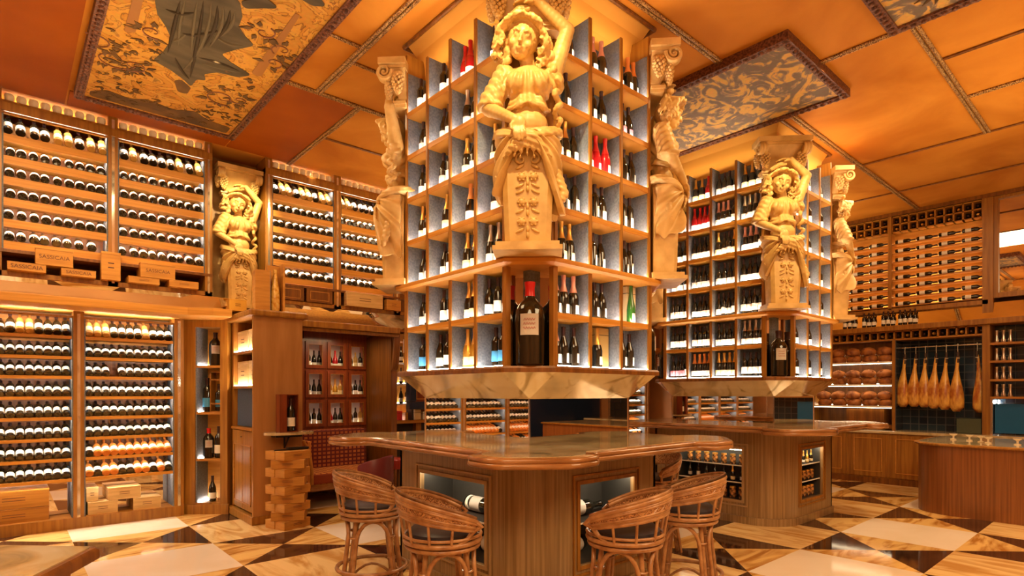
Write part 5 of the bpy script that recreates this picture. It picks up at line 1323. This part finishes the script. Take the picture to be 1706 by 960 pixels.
t = thing('wicker_basket', 'round wicker basket on the curved counter at the right edge', 'basket', (9.75, 1.0, .936))
MB().lathe([(0, 0), (.12, 0), (.16, .06), (.17, .15), (.15, .16), (.13, .10), (0, .05)], 22).build('basket_body', RATTW, t, 60)
# foreground marble counter at lower left
fo = fillet([(-.9, 4.2), (-2.2, 3.0), (-.9, 1.0), (.088-.14, 2.646-.25), (.315, 3.06)], [.1, .1, .1, 0.05, .03], 4)
fo = fo[::1]
fq = [(-.9, 4.24), (-2.2, 3.0), (-.9, 1.0), (-.052, 2.396), (.315, 3.035)]; fr_ = [.1, .1, .1, .05, .03]
fo = lambda d, z: [(x, y, z) for x, y in fillet(inset(fq, d), fr_, 4)]
t = thing('foreground_counter', 'corner of a marble topped counter in the bottom left foreground', 'counter', (0, 0, 0))
MB().loft([fo(.03, .88), fo(.0, .892), fo(0, .925), fo(.012, .94)]).build('wooden_edge', WOODD, t, 40); MB().loft([fo(.03, .939), fo(.03, .945)]).build('marble_top', MARBT, t)
MB().loft([fo(.08, 0), fo(.08, .885)]).build('counter_body', WOOD, t, 30)
# things seen only as reflections: blue wall, wire bottle grid, red box on the far side
t = rw('wire_bottle_grid', 'wire grid of bottles on the blue wall, seen in mirrors', 'wine rack', -1.6, x=12.35)
g = MB()
for i in range(12): g.box(i*.2-.005, i*.2+.005, -.01, .0, .95, 2.6)
for i in range(9): g.box(0, 2.2, -.01, 0, .95+i*.2-.005, .95+i*.2+.005)
g.build('wire_grid', CHROME, t); B(0, 2.2, .05, .14, .95, 2.6).build('grid_back', DARK, t)
o = B(-.14, .14, -.1, .1, 0, .62).build('red_carton', mat('red_card', (.5, .01, .01), .4)); o.location = (11.9, -2.2, .93); B(-.141, .141, -.101, .101, .5, .52).build('carton_band', PAPW, o); tag(o, 'red carton on the counter, seen only in the mirror', 'box')
# ------------------------------------------------------------------ lamps
t = 0
def area(name, loc, rot, size, power, col, sy=None, spread=None):
    l = bpy.data.lights.new(name, 'AREA'); l.energy = power; l.color = col; l.size = size
    if sy: l.shape = 'RECTANGLE'; l.size_y = sy
    if spread: l.spread = R(spread)
    o = link(name, l, None, loc, rot); return o
def spot(name, loc, tgt, power, col, ang=40, r=.04, blend=.6):
    l = bpy.data.lights.new(name, 'SPOT'); l.energy = power; l.color = col; l.spot_size = R(ang); l.spot_blend = blend; l.shadow_soft_size = r
    o = link(name, l, None, loc); d = Vector(tgt)-Vector(loc); o.rotation_euler = d.to_track_quat('-Z', 'Y').to_euler(); return o
WC = (1., .71, .38)
area('fill_down', (-1.2, -1.0, 4.6), (0, 0, 0), 3., 190, WC)  # added downward area fills without fixtures, raising the room's general level
area('fill_down', (4.5, -1.8, 4.7), (0, 0, 0), 3., 200, WC)
area('fill_down', (.6, 4.6, 4.66), (0, 0, 0), 1.5, 40, WC)
area('fill_down', (8.6, 2.2, 4.72), (0, 0, 0), 1.4, 50, WC)
area('fill_up', (0, .3, 2.9), (R(180), 0, 0), 2.5, 70, WC)  # added upward fills hanging unseen in mid-air to brighten the ceiling
area('fill_up', (7.6, -.5, 2.9), (R(180), 0, 0), 3.0, 74, WC)
area('fill_up', (1.0, 5.8, 3.2), (R(180), 0, 0), 1.2, 22, WC)
area('fill_up', (5.6, 6.6, 3.4), (R(180), 0, 0), 2.5, 45, WC)
area('fill_up', (10.4, 4.5, 3.5), (R(180), 0, 0), 1.5, 26, WC)
SG = (1., .72, .32)
for (x, tx, e) in ((-.2, .3, 120), (1.5, 1.6, 110), (3.4, 3.4, 90)): spot('wall_fill', (x, 5.9, 4.72), (tx, 8.3, 3.0), e, (1., .66, .30), 75, .08, .9)  # added spots without fixtures, warming the left wall racks
for x in (.2, 1.4): spot('wall_fill', (x, 6.6, 4.72), (x, 8.5, 1.2), 70, (1., .66, .30), 60, .08, .9)
spot('statue_spotlight', (T1[0]-.78, T1[1]-.72, 4.74), (T1[0]-.14, T1[1]-.14, 3.75), 160, SG, 52)
spot('statue_spotlight', (T2[0]-.85, T2[1]-.80, 4.74), (T2[0]-.14, T2[1]-.14, 3.75), 150, SG, 52)
spot('statue_spotlight', (2.2, 7.2, 4.7), (2.36, 8.1, 4.0), 150, (1., .78, .40), 50)
spot('statue_spotlight', (1.9, 5.6, 4.7), (2.6, 4.8, 3.6), 40, WC, 50)
spot('statue_spotlight', (4.9, 1.9, 4.7), (4.5, 2.7, 3.8), 60, SG, 50)
spot('statue_spotlight', (9.2, 1.9, 4.7), (8.6, 2.8, 3.8), 60, SG, 50)
for T in (T1, T2):
    for (x, y, sx, sy) in ((T[0]+.10, T[1]+YE/2, .04, 1.2), (T[0]+XE/2, T[1]+.10, 1.0, .04)):
        area('cove_light', (x, y, 4.46), (R(180), 0, 0), sx, 1.2, (1., .72, .36), sy)
for (x, y, e, a) in ((9.0, 2.0, 120, 50), (7.6, .6, 90, 60), (2.6, 6.6, 60, 50), (1.0, 6.9, 120, 60), (4.4, .9, 90, 60), (1.0, 3.6, 70, 60), (3.3, 8.1, 30, 60), (10.6, 3.2, 50, 60)):
    spot('ceiling_downlight', (x, y, 4.74), (x, y, 0), e, WC, a, .06, .8)
area('alcove_light', (3.8, 8.1, 2.45), (0, 0, 0), .5, 6, WC, .2)
w = bpy.data.worlds.new('w'); scn.world = w; w.use_nodes = True; w.node_tree.nodes['Background'].inputs['Color'].default_value = (.30, .16, .07, 1); w.node_tree.nodes['Background'].inputs['Strength'].default_value = .3
# ------------------------------------------------------------------ camera and view
cam = bpy.data.cameras.new('camera'); co_ = link('camera', cam, None, (0, 0, CAMH), (R(90), 0, YAW-R(90)))
cam.sensor_width = 36; cam.lens = 36*FPX/1706; cam.shift_y = (YHP-480)/1706; cam.clip_start = .05
scn.camera = co_
scn.view_settings.view_transform = 'Standard'; scn.view_settings.look = 'None'; scn.view_settings.exposure = .42; scn.view_settings.gamma = 1
try: scn.view_settings.use_curve_mapping = False
except Exception: pass
scn.cycles.use_denoising = True
scn.cycles.max_bounces = 8; scn.cycles.diffuse_bounces = 4; scn.cycles.glossy_bounces = 5; scn.cycles.sample_clamp_indirect = 6
bpy.context.view_layer.update()
